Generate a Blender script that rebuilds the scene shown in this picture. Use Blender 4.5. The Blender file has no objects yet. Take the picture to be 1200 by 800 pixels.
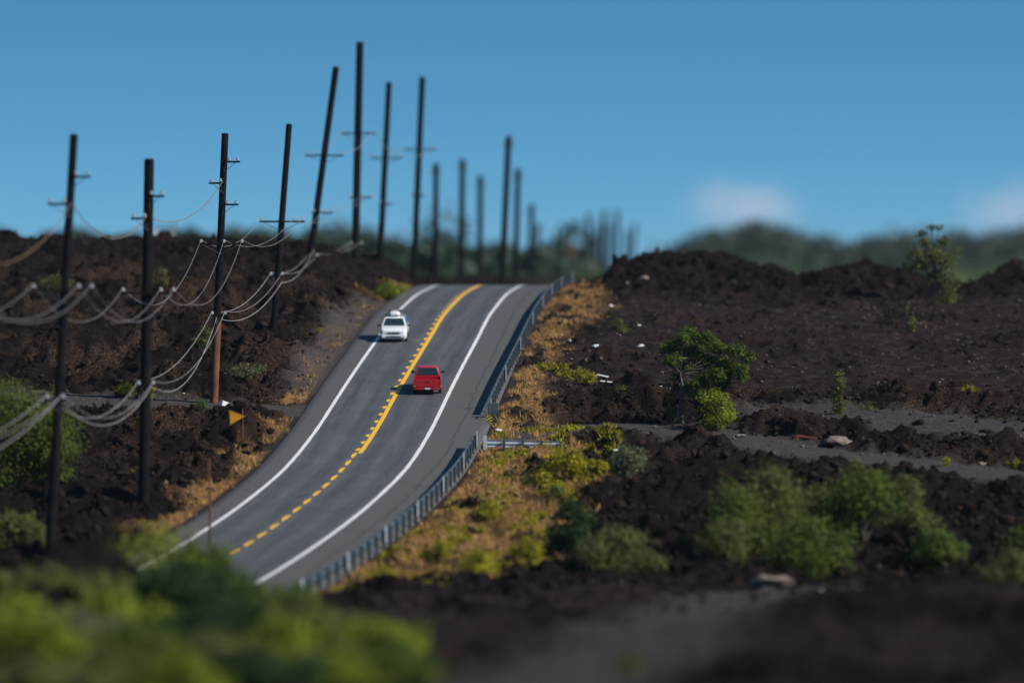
import bpy, bmesh, math, random
import numpy as np
from mathutils import Vector, Matrix
random.seed(7)
rng = np.random.default_rng(7)
scene = bpy.context.scene
COL = scene.collection
F, CX, HY = 5700.0, 600.0, 300.0     # telephoto: pixels per unit tangent, picture centre, horizon row

def P(px, py, Y):
    return Vector(((px-CX)/F*Y, Y, (HY-py)/F*Y))

# ------------------------------------------------------------------ noise
_perm = rng.permutation(4096)
_ga = rng.uniform(0, 2*np.pi, 4096)
_gx, _gy = np.cos(_ga), np.sin(_ga)
def noise(x, y):
    x = np.asarray(x, float); y = np.asarray(y, float)
    xi = np.floor(x).astype(np.int64); yi = np.floor(y).astype(np.int64)
    xf = x-xi; yf = y-yi
    u = xf*xf*xf*(xf*(xf*6-15)+10); v = yf*yf*yf*(yf*(yf*6-15)+10)
    def g(ix, iy, dx, dy):
        h = _perm[(_perm[ix & 4095] + iy) & 4095]
        return _gx[h]*dx + _gy[h]*dy
    a = g(xi, yi, xf, yf); b = g(xi+1, yi, xf-1, yf)
    c = g(xi, yi+1, xf, yf-1); d = g(xi+1, yi+1, xf-1, yf-1)
    return ((a+(b-a)*u) + ((c+(d-c)*u)-(a+(b-a)*u))*v)*1.5
def fbm(x, y, o=3):
    s = 0; a = 1.0
    for i in range(o):
        s = s + a*noise(x*2**i+17.3*i, y*2**i+9.1*i); a *= .5
    return s
def sst(a, b, x):
    t = np.clip((x-a)/(b-a), 0, 1); return t*t*(3-2*t)

# ------------------------------------------------------------------ road alignment
_Yt = np.array([-50,100,150,180,205,225,240,252,263,281,300,317,328,343,358,385,408,430,460,500,600,800,1200,6000.])
_Xt = np.array([-125,-75,-48,-34,-25,-19,-15.8,-13.7,-11.9,-9.6,-8.42,-7.56,-6.9,-6.0,-5.28,-4.05,-2.72,-1.0,1.8,6.5,22,60,150,1300.])
_Zt = np.array([-16,-19,-19.6,-19.2,-18.2,-17,-16.0,-15.03,-14.07,-12.4,-10.6,-8.73,-7.48,-5.9,-4.46,-3.04,-2.36,-2.75,-4.2,-6.2,-8.6,-10.5,-12,-15.])
_Yg = np.arange(-50, 1300, 1.0)
def _smooth(v, s):
    k = np.exp(-.5*(np.arange(-3*s, 3*s+1)/s)**2); k /= k.sum()
    return np.convolve(np.pad(v, 3*s, mode='edge'), k, mode='valid')
_Xg = _smooth(np.interp(_Yg, _Yt, _Xt), 6)
_Zg = _smooth(np.interp(_Yg, _Yt, _Zt), 4)
def Xc(Y): return np.where(np.asarray(Y) < 1250, np.interp(Y, _Yg, _Xg), np.interp(Y, _Yt, _Xt))
def Zr(Y): return np.where(np.asarray(Y) < 1250, np.interp(Y, _Yg, _Zg), np.interp(Y, _Yt, _Zt))
def heading(Y): return np.arctan((Xc(Y+1.)-Xc(Y-1.))/2.)
EL, ER = -5.1, 6.85                     # pavement edges either side of the centre

# ------------------------------------------------------------------ terrain
_Tt = np.array([-50,40,100,150,180,210,240,252.])
_Tz = np.array([-7,-9.5,-11.2,-13.0,-14.0,-15.3,-15.9,-15.05])
_RX = np.array([5.5,6.6,8.4,11,14,17,19.6,22,23.6,25.3,29,32,34.5,36.5,39,41,43,48,60,90.])
_RY = np.array([336,332,314,308,308,307,314,322,336,327,320,324,342,347,334,318,317,330,322,324.])
_LX = np.array([-90,-60,-42,-32,-21.5,-19,-16,-12.6,-11,-9.2,-8.0])
_LY = np.array([283,284,282,285,287,289,293,305,307,318,336])+3.
def lateral(X, Y): return (X-Xc(Y))*np.cos(heading(Y))
def base(X, Y, heaps=True):
    X = np.asarray(X, float); Y = np.asarray(Y, float)
    d = lateral(X, Y)
    zr = Zr(Y)
    side = np.where(Y < 252, np.interp(Y, _Tt, _Tz), zr)
    # far land
    far = np.interp(Y, [252,430,600,900,1300,2500,6000], [0,-3.2,-8,-10,-11,-12,-14])
    side = np.where(Y > 408, np.interp(Y, [408,430,600,900,1300,2500,6000], [-2.6,-3.4,-8.2,-10,-11,-12,-14]), side)
    # ridges of lava either side of the crest
    topR = (HY-np.interp(X*400/np.maximum(Y,200), _RX, _RY))/F*400
    topL = (HY-np.interp(X*395/np.maximum(Y,200), _LX, _LY))/F*395
    bR = sst(376, 402, Y)*(1-sst(415, 470, Y))
    bL = sst(352, 394, Y)*(1-sst(1000, 1300, Y)*.9)
    gateR = sst(7.5, 12, d); gateL = sst(6.0, 12, -d)
    side = side + gateR*bR*(topR-side)*1.0
    side = side + gateL*bL*(topL-side)*1.0
    # mound behind the crest on the left
    # banks
    def mound(cx, cy, rx, ry, h):
        return h*np.exp(-(((X-cx)/rx)**2+((Y-cy)/ry)**2))
    side = side + mound(-19.5, 196, 5.5, 9, 4.0)
    side = side + mound(16, 170, 9, 16, 1.9) + mound(19, 205, 6, 8, .9)
    if heaps:
        side = side + mound(4.4, 308.5, 2.4, 2.6, 1.1) + mound(8.3, 309.5, 2.4, 3.0, 1.5)
        side = side + mound(12.5, 306.5, 2.2, 2.4, 1.0) + mound(15.2, 301.0, 3.4, 1.5, 1.0) + mound(20.0, 298.3, 3.2, 1.4, .8) + mound(25.5, 294.3, 4.0, 1.5, .6)
        side = side + mound(31, 289, 4, 2.0, .7)
        side = side + mound(-16.4, 297.5, 2.3, 3.0, 1.9) + mound(-28, 300, 5, 4, .9) + mound(-21.5, 299, 2.5, 3, .7)
        side = side + mound(-15.5, 330, 2.6, 5, 1.7) + mound(-22, 341, 5, 6, 2.0) + mound(-30, 336, 5, 6, 1.6)
        side = side + mound(-13.8, 352, 2.2, 7, 1.5) + mound(-27, 362, 7, 5, 1.6) + mound(-18, 366, 4, 5, 1.3)
        side = side + mound(8, 268, 5, 5, .9) + mound(13, 275, 5, 6, 1.1) + mound(22, 266, 6, 6, .9)
        side = side  + mound(27, 392, 6, 5, .9)
    # far hills on the right
    hx = X/np.maximum(Y, 1)*F+CX
    hill = np.interp(hx, [745,770,820,880,930,960,1010,1060,1120,1200,1500], [0,3,9.5,12.5,10.5,7,7,9,10.5,11.5,12.])
    side = side + hill*sst(1150, 1700, Y)*(1-.5*sst(2500, 5000, Y))
    w = np.maximum(sst(ER+.2, ER+4.5, d), sst(-EL+.1, -EL+3.5, -d))
    return (zr-.14)*(1-w) + side*w

def seg_mask(X, Y, pts, hw, soft):
    m = np.zeros(np.broadcast(X, Y).shape)
    for (x0, y0), (x1, y1) in zip(pts[:-1], pts[1:]):
        dx, dy = x1-x0, y1-y0
        t = np.clip(((X-x0)*dx+(Y-y0)*dy)/(dx*dx+dy*dy), 0, 1)
        q = np.hypot(X-x0-t*dx, Y-y0-t*dy)
        m = np.maximum(m, 1-sst(hw-soft*.5, hw+soft, q))
    return m

def hit(px, py, ymin=90., ymax=1500., heaps=True):
    Ys = np.arange(ymin, ymax, .25)
    x = (px-CX)/F*Ys; z = (HY-py)/F*Ys
    g = base(x, Ys, heaps)
    k = np.argmax(z <= g)
    if z[k] > g[k]: k = len(Ys)-1
    return float(x[k]), float(Ys[k])

def line(*pp, ymin=90): return [hit(a, b, ymin, heaps=False) for a, b in pp]
TR1 = line((612,512),(660,503),(720,499),(800,505),(880,517),(960,531),(1080,545),(1200,559),(1300,570), ymin=250)
TR2 = line((965,487),(1010,489),(1100,498),(1220,511),(1300,518), ymin=250)
TRL = line((-60,462),(40,463),(120,472),(200,474),(270,479),(352,482), ymin=250)
TRP = line((446,352),(425,372),(402,398),(385,425),(362,458), ymin=290)
TRF = line((560,860),(620,810),(740,760),(830,715),(900,692),(985,690), ymin=90)

_wY = [225,240,252,275,292,298,303,315,335,350,365,385,402,412]
_wW = [4.5,7.5,8.0,7.5,6.0,2.2,3.2,2.8,2.5,3.6,4.8,4.2,2.0,1.0]
def masks(X, Y):
    d = lateral(X, Y)
    track = seg_mask(X, Y, TR1, 2.2, 1.3)
    track = np.maximum(track, .85*seg_mask(X, Y, TR2, 5.0, 1.8))
    track = np.maximum(track, seg_mask(X, Y, TRL, 2.4, 1.0))
    track = np.maximum(track, .9*seg_mask(X, Y, TRP, 1.5, 1.2))
    track = np.maximum(track, .8*seg_mask(X, Y, TRF, 2.6, 2.6))
    n = fbm(X/3.1, Y/6.0, 4); n2 = fbm(X/9+40, Y/14+3, 3)
    plain = sst(9, 14, d)*sst(313, 318, Y)*(1-sst(372, 384, Y))
    plain = np.maximum(plain, sst(ER, ER+3, d)*sst(296, 303, Y)*(1-sst(372, 384, Y))*(1-sst(9,14,d))*.9)
    plain = np.clip(plain + .35*n2*(plain > .05), 0, 1)
    plain = plain*(1-.62*sst(.12, .5, fbm(X/5.5+13, Y/8+71, 3)))
    plain = np.maximum(plain, .8*sst(ER+1, ER+4, d)*(1-sst(228, 240, Y))*sst(-.1, .3, n2+.2))
    w = np.interp(Y, _wY, _wW)
    tan = sst(ER+.35, ER+.8, d)*(1-sst(w*.55, w*1.25, d-ER-.4+n*1.6))*sst(222, 236, Y)*(1-sst(408, 420, Y))
    tl = sst(-EL+.3, -EL+.7, -d)*(1-sst(.9, 2.4, -d+EL+n*1.6))*sst(255, 262, Y)*(1-sst(405, 412, Y))
    tl = tl*np.interp(Y, [262,300,304,311,314,326,332,350,356,372,380,400], [1,1,.2,.1,1,.8,.2,.8,.2,.5,1,1])
    tan = np.maximum(tan, tl)*sst(-.35, .40, fbm(X/2.6+31, Y/4.2, 4)+np.where(d > 0, np.where(Y < 295, .28, .14), .55))*np.where(d > 0, 1, 1-.85*track)
    tan = tan*(1-np.exp(-(((X+16.6)/2.4)**2+((Y-297)/3.6)**2)*.8))
    shoulder = np.maximum(1-sst(ER+.3, ER+2.0, d), 0)*np.maximum(1-sst(-EL+.3, -EL+1.6, -d), 0)
    farm = sst(520, 640, Y)
    return d, track, plain, tan, shoulder, farm, n, n2

def ground(X, Y):
    X = np.asarray(X, float); Y = np.asarray(Y, float)
    d, track, plain, tan, shoulder, farm, n, n2 = masks(X, Y)
    z = base(X, Y)
    rough = np.clip(1-np.maximum.reduce([plain*.9, track, shoulder, tan*.75, farm*.8]), 0, 1)
    lump = (fbm(X/6.5, Y/5.0, 3)*.75 + .30*fbm(X/2.2+5, Y/2.0, 2))
    wx = X+.5*noise(X/1.7, Y/1.7+50); wy = Y+.5*noise(X/1.7+90, Y/1.7)
    rock = (1-np.abs(noise(wx/1.5, wy/1.5))*2.0)*.46 + (.5-np.abs(noise(wx/.75+7, wy/.75)))*.50 + noise(X/.42+3, Y/.42)*.24 + noise(X/.26, Y/.26+8)*.06
    z = z + rough*(lump + rock - .45 + (.5-np.abs(noise(X/3.6+11, Y/2.9+4))*1.6)*.55*sst(235, 262, Y))
    soft = np.clip(plain+tan, 0, 1)*(1-shoulder)*(1-track)
    z = z + soft*(.16*fbm(X/3.2, Y/3.6, 2)+.16*fbm(X/.8, Y/.8, 2)+.05*noise(X/.35, Y/.35)) + track*(1-shoulder)*(.05*fbm(X/1.5, Y/.9, 3))
    return z

def gz(x, y): return float(ground(np.array([x]), np.array([y]))[0])

# ------------------------------------------------------------------ mesh + object helpers
def mesh_np(name, V, faces, mat=None, smooth=False):
    """faces: int array (n,k)"""
    me = bpy.data.meshes.new(name)
    V = np.asarray(V, np.float32); Fc = np.asarray(faces, np.int32)
    n, k = Fc.shape
    me.vertices.add(len(V)); me.vertices.foreach_set('co', V.ravel())
    me.loops.add(n*k); me.loops.foreach_set('vertex_index', Fc.ravel())
    me.polygons.add(n); me.polygons.foreach_set('loop_start', np.arange(0, n*k, k, dtype=np.int32))
    if smooth: me.polygons.foreach_set('use_smooth', np.ones(n, bool))
    me.update(calc_edges=True)
    if mat: me.materials.append(mat)
    return me
def link(name, me, parent=None, loc=None):
    o = bpy.data.objects.new(name, me); COL.objects.link(o)
    if parent: o.parent = parent
    if loc is not None: o.location = loc
    return o
def bmobj(name, bm, mat, parent=None, smooth=False, bevel=0, loc=None):
    bmesh.ops.recalc_face_normals(bm, faces=bm.faces)
    me = bpy.data.meshes.new(name); bm.to_mesh(me); bm.free()
    me.materials.append(mat)
    if smooth:
        me.shade_smooth()
        me.set_sharp_from_angle(angle=math.radians(38))
    o = link(name, me, parent, loc)
    if bevel:
        b = o.modifiers.new('bevel', 'BEVEL'); b.width = bevel; b.segments = 3; b.limit_method = 'ANGLE'; b.angle_limit = math.radians(30)
    return o
def tag(o, label=None, cat=None, group=None, kind=None):
    if label: o['label'] = label
    if cat: o['category'] = cat
    if group: o['group'] = group
    if kind: o['kind'] = kind
    return o
def empty(name, loc, rz=0.):
    o = bpy.data.objects.new(name, None); COL.objects.link(o)
    o.location = loc; o.rotation_euler = (0, 0, rz); o.empty_display_size = .3
    return o
def box(bm, x0, x1, y0, y1, z0, z1, M=None):
    vs = [bm.verts.new(v) for v in ((x0,y0,z0),(x1,y0,z0),(x1,y1,z0),(x0,y1,z0),(x0,y0,z1),(x1,y0,z1),(x1,y1,z1),(x0,y1,z1))]
    for f in ((3,2,1,0),(4,5,6,7),(0,1,5,4),(1,2,6,5),(2,3,7,6),(3,0,4,7)): bm.faces.new([vs[i] for i in f])
    if M is not None: bmesh.ops.transform(bm, matrix=M, verts=vs)
    return vs
def tube(bm, pts, rad, seg=8, caps=True):
    pts = [Vector(p) for p in pts]; rings = []
    if not hasattr(rad, '__len__'): rad = [rad]*len(pts)
    for i, p in enumerate(pts):
        t = (pts[min(i+1, len(pts)-1)]-pts[max(i-1, 0)]).normalized()
        a = t.cross(Vector((0, 0, 1)))
        if a.length < .05: a = t.cross(Vector((1, 0, 0)))
        a.normalize(); b = t.cross(a)
        rings.append([bm.verts.new(p+(a*math.cos(2*math.pi*j/seg)+b*math.sin(2*math.pi*j/seg))*rad[i]) for j in range(seg)])
    for r0, r1 in zip(rings[:-1], rings[1:]):
        for j in range(seg): bm.faces.new((r0[j], r0[(j+1) % seg], r1[(j+1) % seg], r1[j]))
    if caps:
        bm.faces.new(rings[0][::-1]); bm.faces.new(rings[-1])

# ------------------------------------------------------------------ materials
def mat(name, color=(.5,.5,.5), rough=.8, metal=0., spec=.3, var=None, scale=3., bump=0., bscale=8., coat=0.):
    m = bpy.data.materials.new(name); m.use_nodes = True
    nt = m.node_tree; N = nt.nodes; L = nt.links
    b = N['Principled BSDF']; b.inputs['Roughness'].default_value = rough; b.inputs['Metallic'].default_value = metal
    b.inputs['Specular IOR Level'].default_value = spec; b.inputs['Coat Weight'].default_value = coat
    b.inputs['Base Color'].default_value = (*color, 1)
    tc = N.new('ShaderNodeTexCoord')
    if var:
        n = N.new('ShaderNodeTexNoise'); n.inputs['Scale'].default_value = scale; n.inputs['Detail'].default_value = 6; n.inputs['Roughness'].default_value = .6
        L.new(tc.outputs['Object'], n.inputs['Vector'])
        r = N.new('ShaderNodeValToRGB'); r.color_ramp.elements[0].position = .35; r.color_ramp.elements[1].position = .65
        r.color_ramp.elements[0].color = (*color, 1); r.color_ramp.elements[1].color = (*var, 1)
        L.new(n.outputs['Fac'], r.inputs[0]); L.new(r.outputs[0], b.inputs['Base Color'])
    if bump:
        n = N.new('ShaderNodeTexNoise'); n.inputs['Scale'].default_value = bscale; n.inputs['Detail'].default_value = 5
        L.new(tc.outputs['Object'], n.inputs['Vector'])
        q = N.new('ShaderNodeBump'); q.inputs['Strength'].default_value = bump; q.inputs['Distance'].default_value = .05
        L.new(n.outputs['Fac'], q.inputs['Height']); L.new(q.outputs[0], b.inputs['Normal'])
    return m
def leafmat(name, dark, light, trans=.35):
    m = bpy.data.materials.new(name); m.use_nodes = True
    nt = m.node_tree; N = nt.nodes; L = nt.links
    b = N['Principled BSDF']; b.inputs['Roughness'].default_value = .65; b.inputs['Specular IOR Level'].default_value = .25
    g = N.new('ShaderNodeNewGeometry'); tc = N.new('ShaderNodeTexCoord')
    n = N.new('ShaderNodeTexNoise'); n.inputs['Scale'].default_value = .9; n.inputs['Detail'].default_value = 3
    L.new(tc.outputs['Object'], n.inputs['Vector'])
    mx = N.new('ShaderNodeMath'); mx.operation = 'MULTIPLY_ADD'; mx.inputs[1].default_value = .45; 
    L.new(g.outputs['Random Per Island'], mx.inputs[0]); 
    s = N.new('ShaderNodeMath'); s.operation = 'MULTIPLY_ADD'; s.inputs[1].default_value = 1.6; s.inputs[2].default_value = -.52
    L.new(n.outputs['Fac'], s.inputs[0]); L.new(s.outputs[0], mx.inputs[2])
    r = N.new('ShaderNodeValToRGB'); r.color_ramp.elements[0].color = (*dark, 1); r.color_ramp.elements[1].color = (*light, 1)
    L.new(mx.outputs[0], r.inputs[0]); L.new(r.outputs[0], b.inputs['Base Color'])
    t = N.new('ShaderNodeBsdfTranslucent'); L.new(r.outputs[0], t.inputs['Color'])
    x = N.new('ShaderNodeMixShader'); x.inputs[0].default_value = trans
    L.new(b.outputs[0], x.inputs[1]); L.new(t.outputs[0], x.inputs[2]); L.new(x.outputs[0], N['Material Output'].inputs['Surface'])
    return m
M = dict(
    green=leafmat('leaf_green', (.022,.050,.008), (.150,.205,.024)),
    bright=leafmat('leaf_bright', (.04,.075,.008), (.36,.40,.025)),
    yellow=leafmat('leaf_yellow', (.10,.10,.008), (.50,.45,.02)),
    olive=leafmat('leaf_olive', (.035,.048,.015), (.21,.225,.052)),
    grey=leafmat('leaf_greygreen', (.07,.085,.045), (.20,.22,.11)),
    dark=leafmat('leaf_dark', (.012,.035,.012), (.04,.085,.02)),
    far=leafmat('leaf_far_hazed', (.020,.040,.030), (.082,.122,.072)),  # haze put into the colour: leaves paled and shifted towards blue-green
    dry=leafmat('grass_dry', (.18,.095,.035), (.58,.355,.13), .2),
    bark=mat('bark', (.06,.045,.037), .9, var=(.12,.10,.09), scale=6),
    pole=mat('creosoted_wood', (.006,.007,.009), .95, spec=.04, var=(.014,.013,.015), scale=2.5, bump=.3),
    polered=mat('rusty_brown_wood', (.085,.030,.018), .85, var=(.19,.075,.045), scale=1.2, bump=.3),
    porcelain=mat('porcelain', (.42,.44,.46), .25, spec=.5),
    wire=mat('weathered_aluminium_wire', (.24,.23,.24), .6, metal=.1),
    wirew=mat('pale_cable', (.32,.31,.32), .6, metal=.1),
    wireo=mat('copper_wire', (.20,.13,.08), .7, metal=.1),
    galv=mat('galvanised_steel', (.035,.055,.078), .6, metal=.1, var=(.09,.125,.155), scale=4),
    galvb=mat('bright_galvanised_steel', (.40,.46,.52), .5, metal=.2, var=(.55,.60,.65), scale=4),
    galvd=mat('weathered_steel_post', (.035,.05,.065), .6, metal=.3, var=(.08,.10,.12), scale=6),
    reflector=mat('white_reflector_plate', (.45,.50,.56), .4),
    white=mat('white_plastic', (.75,.76,.78), .6),
    whitecar=mat('white_car_paint', (.80,.81,.82), .25, spec=.5, coat=.6),
    redcar=mat('red_car_paint', (.50,.012,.022), .3, spec=.5, coat=.6, var=(.40,.010,.018), scale=2),
    glass=mat('dark_car_glass', (.015,.03,.035), .08, spec=.9),
    rubber=mat('tyre_rubber', (.02,.02,.022), .9),
    plastic=mat('black_trim', (.03,.03,.033), .6),
    chrome=mat('chrome', (.55,.56,.58), .2, metal=.9),
    lens=mat('headlamp_lens', (.55,.58,.62), .1, spec=.8),
    redlens=mat('tail_lamp_lens', (.42,.01,.012), .15, spec=.8),
    amber=mat('amber_lens', (.8,.25,.02), .2, spec=.7),
    plate=mat('licence_plate', (.75,.76,.78), .5),
    sign=mat('pennant_yellow', (.75,.33,.015), .5, var=(.66,.28,.012), scale=2),
    hazardy=mat('hazard_yellow', (.60,.42,.02), .5), hazardk=mat('hazard_black', (.02,.02,.02), .6),
    blue=mat('blue_plastic', (.02,.35,.55), .5), orange=mat('orange_plastic', (.85,.16,.03), .6),
    rust=mat('rust', (.12,.032,.018), .9, var=(.22,.06,.03), scale=5),
    board=mat('bleached_board', (.62,.60,.56), .8),
    palerock=mat('pale_rock', (.10,.08,.07), .95, var=(.24,.19,.165), scale=2, bump=.6),
    housewall=mat('far_house_wall', (.62,.60,.55), .8), houseroof=mat('far_house_roof', (.35,.36,.36), .6),
)

# ------------------------------------------------------------------ ground
def axis(segs):
    out = [segs[0][0]]
    for a, b, s0, s1 in segs:
        x = a
        while x < b-1e-6:
            t = (x-a)/(b-a); x = min(b, x+s0*(s1/s0)**t); out.append(x)
    return np.array(out)
ax_x = axis([(-2600,-120,220,8),(-120,-46,6,.6),(-46,-20,.34,.2),(-20,24,.2,.2),(24,46,.2,.3),(46,130,.6,8),(130,2600,10,220)])
ax_y = axis([(-20,110,4,.9),(110,225,.5,.3),(225,300,.22,.2),(300,430,.2,.24),(430,560,.4,3),(560,6000,5,160)])
GX, GY = np.meshgrid(ax_x, ax_y)
GZ = ground(GX, GY)
ny, nx = GX.shape
idx = np.arange(ny*nx).reshape(ny, nx)
quads = np.stack([idx[:-1,:-1], idx[:-1,1:], idx[1:,1:], idx[1:,:-1]], -1).reshape(-1, 4)

def ground_material():
    m = bpy.data.materials.new('lava_ground'); m.use_nodes = True
    nt = m.node_tree; N = nt.nodes; L = nt.links
    b = N['Principled BSDF']; b.inputs['Roughness'].default_value = 1.; b.inputs['Specular IOR Level'].default_value = .03
    tc = N.new('ShaderNodeTexCoord')
    def nz(scale, det=6, rough=.6):
        n = N.new('ShaderNodeTexNoise'); n.inputs['Scale'].default_value = scale; n.inputs['Detail'].default_value = det; n.inputs['Roughness'].default_value = rough
        L.new(tc.outputs['Object'], n.inputs['Vector']); return n.outputs['Fac']
    def ramp(fac, stops):
        r = N.new('ShaderNodeValToRGB'); e = r.color_ramp.elements
        while len(e) < len(stops): e.new(.5)
        for q, (p, c) in zip(e, stops): q.position = p; q.color = (*c, 1)
        L.new(fac, r.inputs[0]); return r.outputs[0]
    def mix(f, a, c):
        x = N.new('ShaderNodeMix'); x.data_type = 'RGBA'
        L.new(f, x.inputs[0]); L.new(a, x.inputs[6]); L.new(c, x.inputs[7]); return x.outputs[2]
    at = N.new('ShaderNodeAttribute'); at.attribute_name = 'mask'
    at2 = N.new('ShaderNodeAttribute'); at2.attribute_name = 'mask2'
    sp = N.new('ShaderNodeSeparateColor'); L.new(at.outputs['Color'], sp.inputs[0])
    sp2 = N.new('ShaderNodeSeparateColor'); L.new(at2.outputs['Color'], sp2.inputs[0])
    big = nz(.12, 5); mid = nz(1.6, 8, .7); fine = nz(7, 6, .75)
    lava1 = ramp(mid, [(.30,(.004,.0035,.004)),(.52,(.008,.0062,.0065)),(.64,(.025,.0175,.015)),(.78,(.11,.078,.062))])
    lava2 = ramp(fine, [(.30,(.004,.0035,.004)),(.54,(.009,.007,.0075)),(.74,(.040,.028,.024))])
    lava = mix(big, lava1, lava2)
    brown = ramp(fine, [(.34,(.004,.003,.003)),(.52,(.025,.0165,.0125)),(.70,(.165,.105,.074))])  # brown lava; pale stop raised to imitate sunlit rubble tops
    lava = mix(sp2.outputs[0], lava, brown)
    dirt = ramp(fine, [(.30,(.009,.007,.0085)),(.5,(.017,.0125,.0145)),(.66,(.036,.026,.027)),(.8,(.17,.13,.12))])
    dirt2 = ramp(mid, [(.36,(.006,.005,.006)),(.52,(.020,.013,.0135)),(.64,(.044,.029,.025)),(.75,(.09,.065,.055))])
    dirt = mix(mid, dirt, dirt2)
    mpp = N.new('ShaderNodeMapping'); mpp.inputs['Scale'].default_value = (.25, .55, 1); L.new(tc.outputs['Object'], mpp.inputs[0])
    def nz2(scale, det):
        n = N.new('ShaderNodeTexNoise'); n.inputs['Scale'].default_value = scale; n.inputs['Detail'].default_value = det; n.inputs['Roughness'].default_value = .72
        L.new(mpp.outputs[0], n.inputs['Vector']); return n.outputs['Fac']
    band = ramp(nz2(1.1, 9), [(.50,(0,0,0)),(.62,(1,1,1))]); band2 = ramp(nz2(3.3, 9), [(.55,(0,0,0)),(.66,(1,1,1))])
    red = ramp(fine, [(.3,(.013,.0085,.009)),(.55,(.036,.023,.021)),(.75,(.10,.07,.06))])
    grey = ramp(fine, [(.3,(.022,.020,.022)),(.55,(.060,.054,.055)),(.75,(.15,.13,.125))])
    dirt = mix(band, dirt, red); dirt = mix(band2, dirt, grey)
    track = ramp(fine, [(.3,(.024,.021,.022)),(.52,(.062,.055,.056)),(.75,(.16,.14,.135))])
    tan = ramp(fine, [(.3,(.045,.026,.016)),(.5,(.22,.12,.050)),(.75,(.48,.30,.14))])
    farg = ramp(nz(.02, 4), [(.35,(.016,.026,.015)),(.65,(.042,.058,.024))])
    should = ramp(fine, [(.3,(.014,.012,.012)),(.55,(.032,.027,.026)),(.75,(.09,.07,.055))])
    c = mix(sp.outputs[0], lava, dirt)
    c = mix(sp2.outputs[1], c, should)
    c = mix(sp.outputs[1], c, track)
    c = mix(sp.outputs[2], c, tan)
    c = mix(sp2.outputs[2], c, farg)
    L.new(c, b.inputs['Base Color'])
    bp = N.new('ShaderNodeBump'); bp.inputs['Strength'].default_value = .9; bp.inputs['Distance'].default_value = .12
    L.new(fine, bp.inputs['Height']); L.new(bp.outputs[0], b.inputs['Normal'])
    return m
M['ground'] = ground_material()
me = mesh_np('ground', np.stack([GX, GY, GZ], -1).reshape(-1, 3), quads, M['ground'], smooth=False)
d_, tr_, pl_, ta_, sh_, fa_, n_, n2_ = masks(GX, GY)
lit_brown = np.clip(sst(-.35, .55, fbm(GX/6+70, GY/9+5, 4))*np.where(d_ < 0, 1.0, .75)*sst(262, 300, GY)*(1-.8*sst(368, 385, GY)), 0, 1)  # where the brown with its painted sunlit highlights covers the lava
for nm, ch in (('mask', (pl_, tr_, ta_)), ('mask2', (lit_brown, sh_, fa_))):
    a = me.color_attributes.new(nm, 'FLOAT_COLOR', 'POINT')
    arr = np.ones((ny*nx, 4), np.float32)
    for i, c in enumerate(ch): arr[:, i] = c.ravel()
    a.data.foreach_set('color', arr.ravel())
tag(link('ground', me), kind='structure')
ZLOW = float(GZ.min())

# ------------------------------------------------------------------ road and paint
def ribbon(name, a, b, y0, y1, mt, up=0., step=.5, kind='structure', wob=0., skirt=0., parent=None, cross=1, w0=0.):
    ys = np.arange(y0, y1+1e-6, step); th = heading(ys); xc = Xc(ys); z = Zr(ys)+up
    offs = np.linspace(a, b, cross+1)
    V = []; UV = []
    for o in offs:
        oo = o + (wob*noise(ys/2.3+o*7, ys*0+o) if wob else 0)
        V.append(np.stack([xc+oo*np.cos(th), ys-oo*np.sin(th), z+w0*0], -1)); UV.append((o, ys))
    if skirt:
        V = [V[0]-np.array([0.25*1, 0, skirt])] + V + [V[-1]-np.array([-.25, 0, skirt])]
        UV = [(a-.25, ys)] + UV + [(b+.25, ys)]
    k = len(V); n = len(ys)
    VV = np.stack(V, 1).reshape(-1, 3)
    id_ = np.arange(n*k).reshape(n, k)
    q = np.stack([id_[:-1,:-1], id_[:-1,1:], id_[1:,1:], id_[1:,:-1]], -1).reshape(-1, 4)
    me = mesh_np(name, VV, q, mt)
    uv = me.uv_layers.new(name='lane')
    U = np.stack([np.stack([np.full(n, o), y], -1) for o, y in UV], 1).reshape(-1, 2)
    uv.data.foreach_set('uv', U[q.ravel()].astype(np.float32).ravel())
    o = link(name, me, parent)
    if kind: tag(o, kind=kind)
    return o
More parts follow.
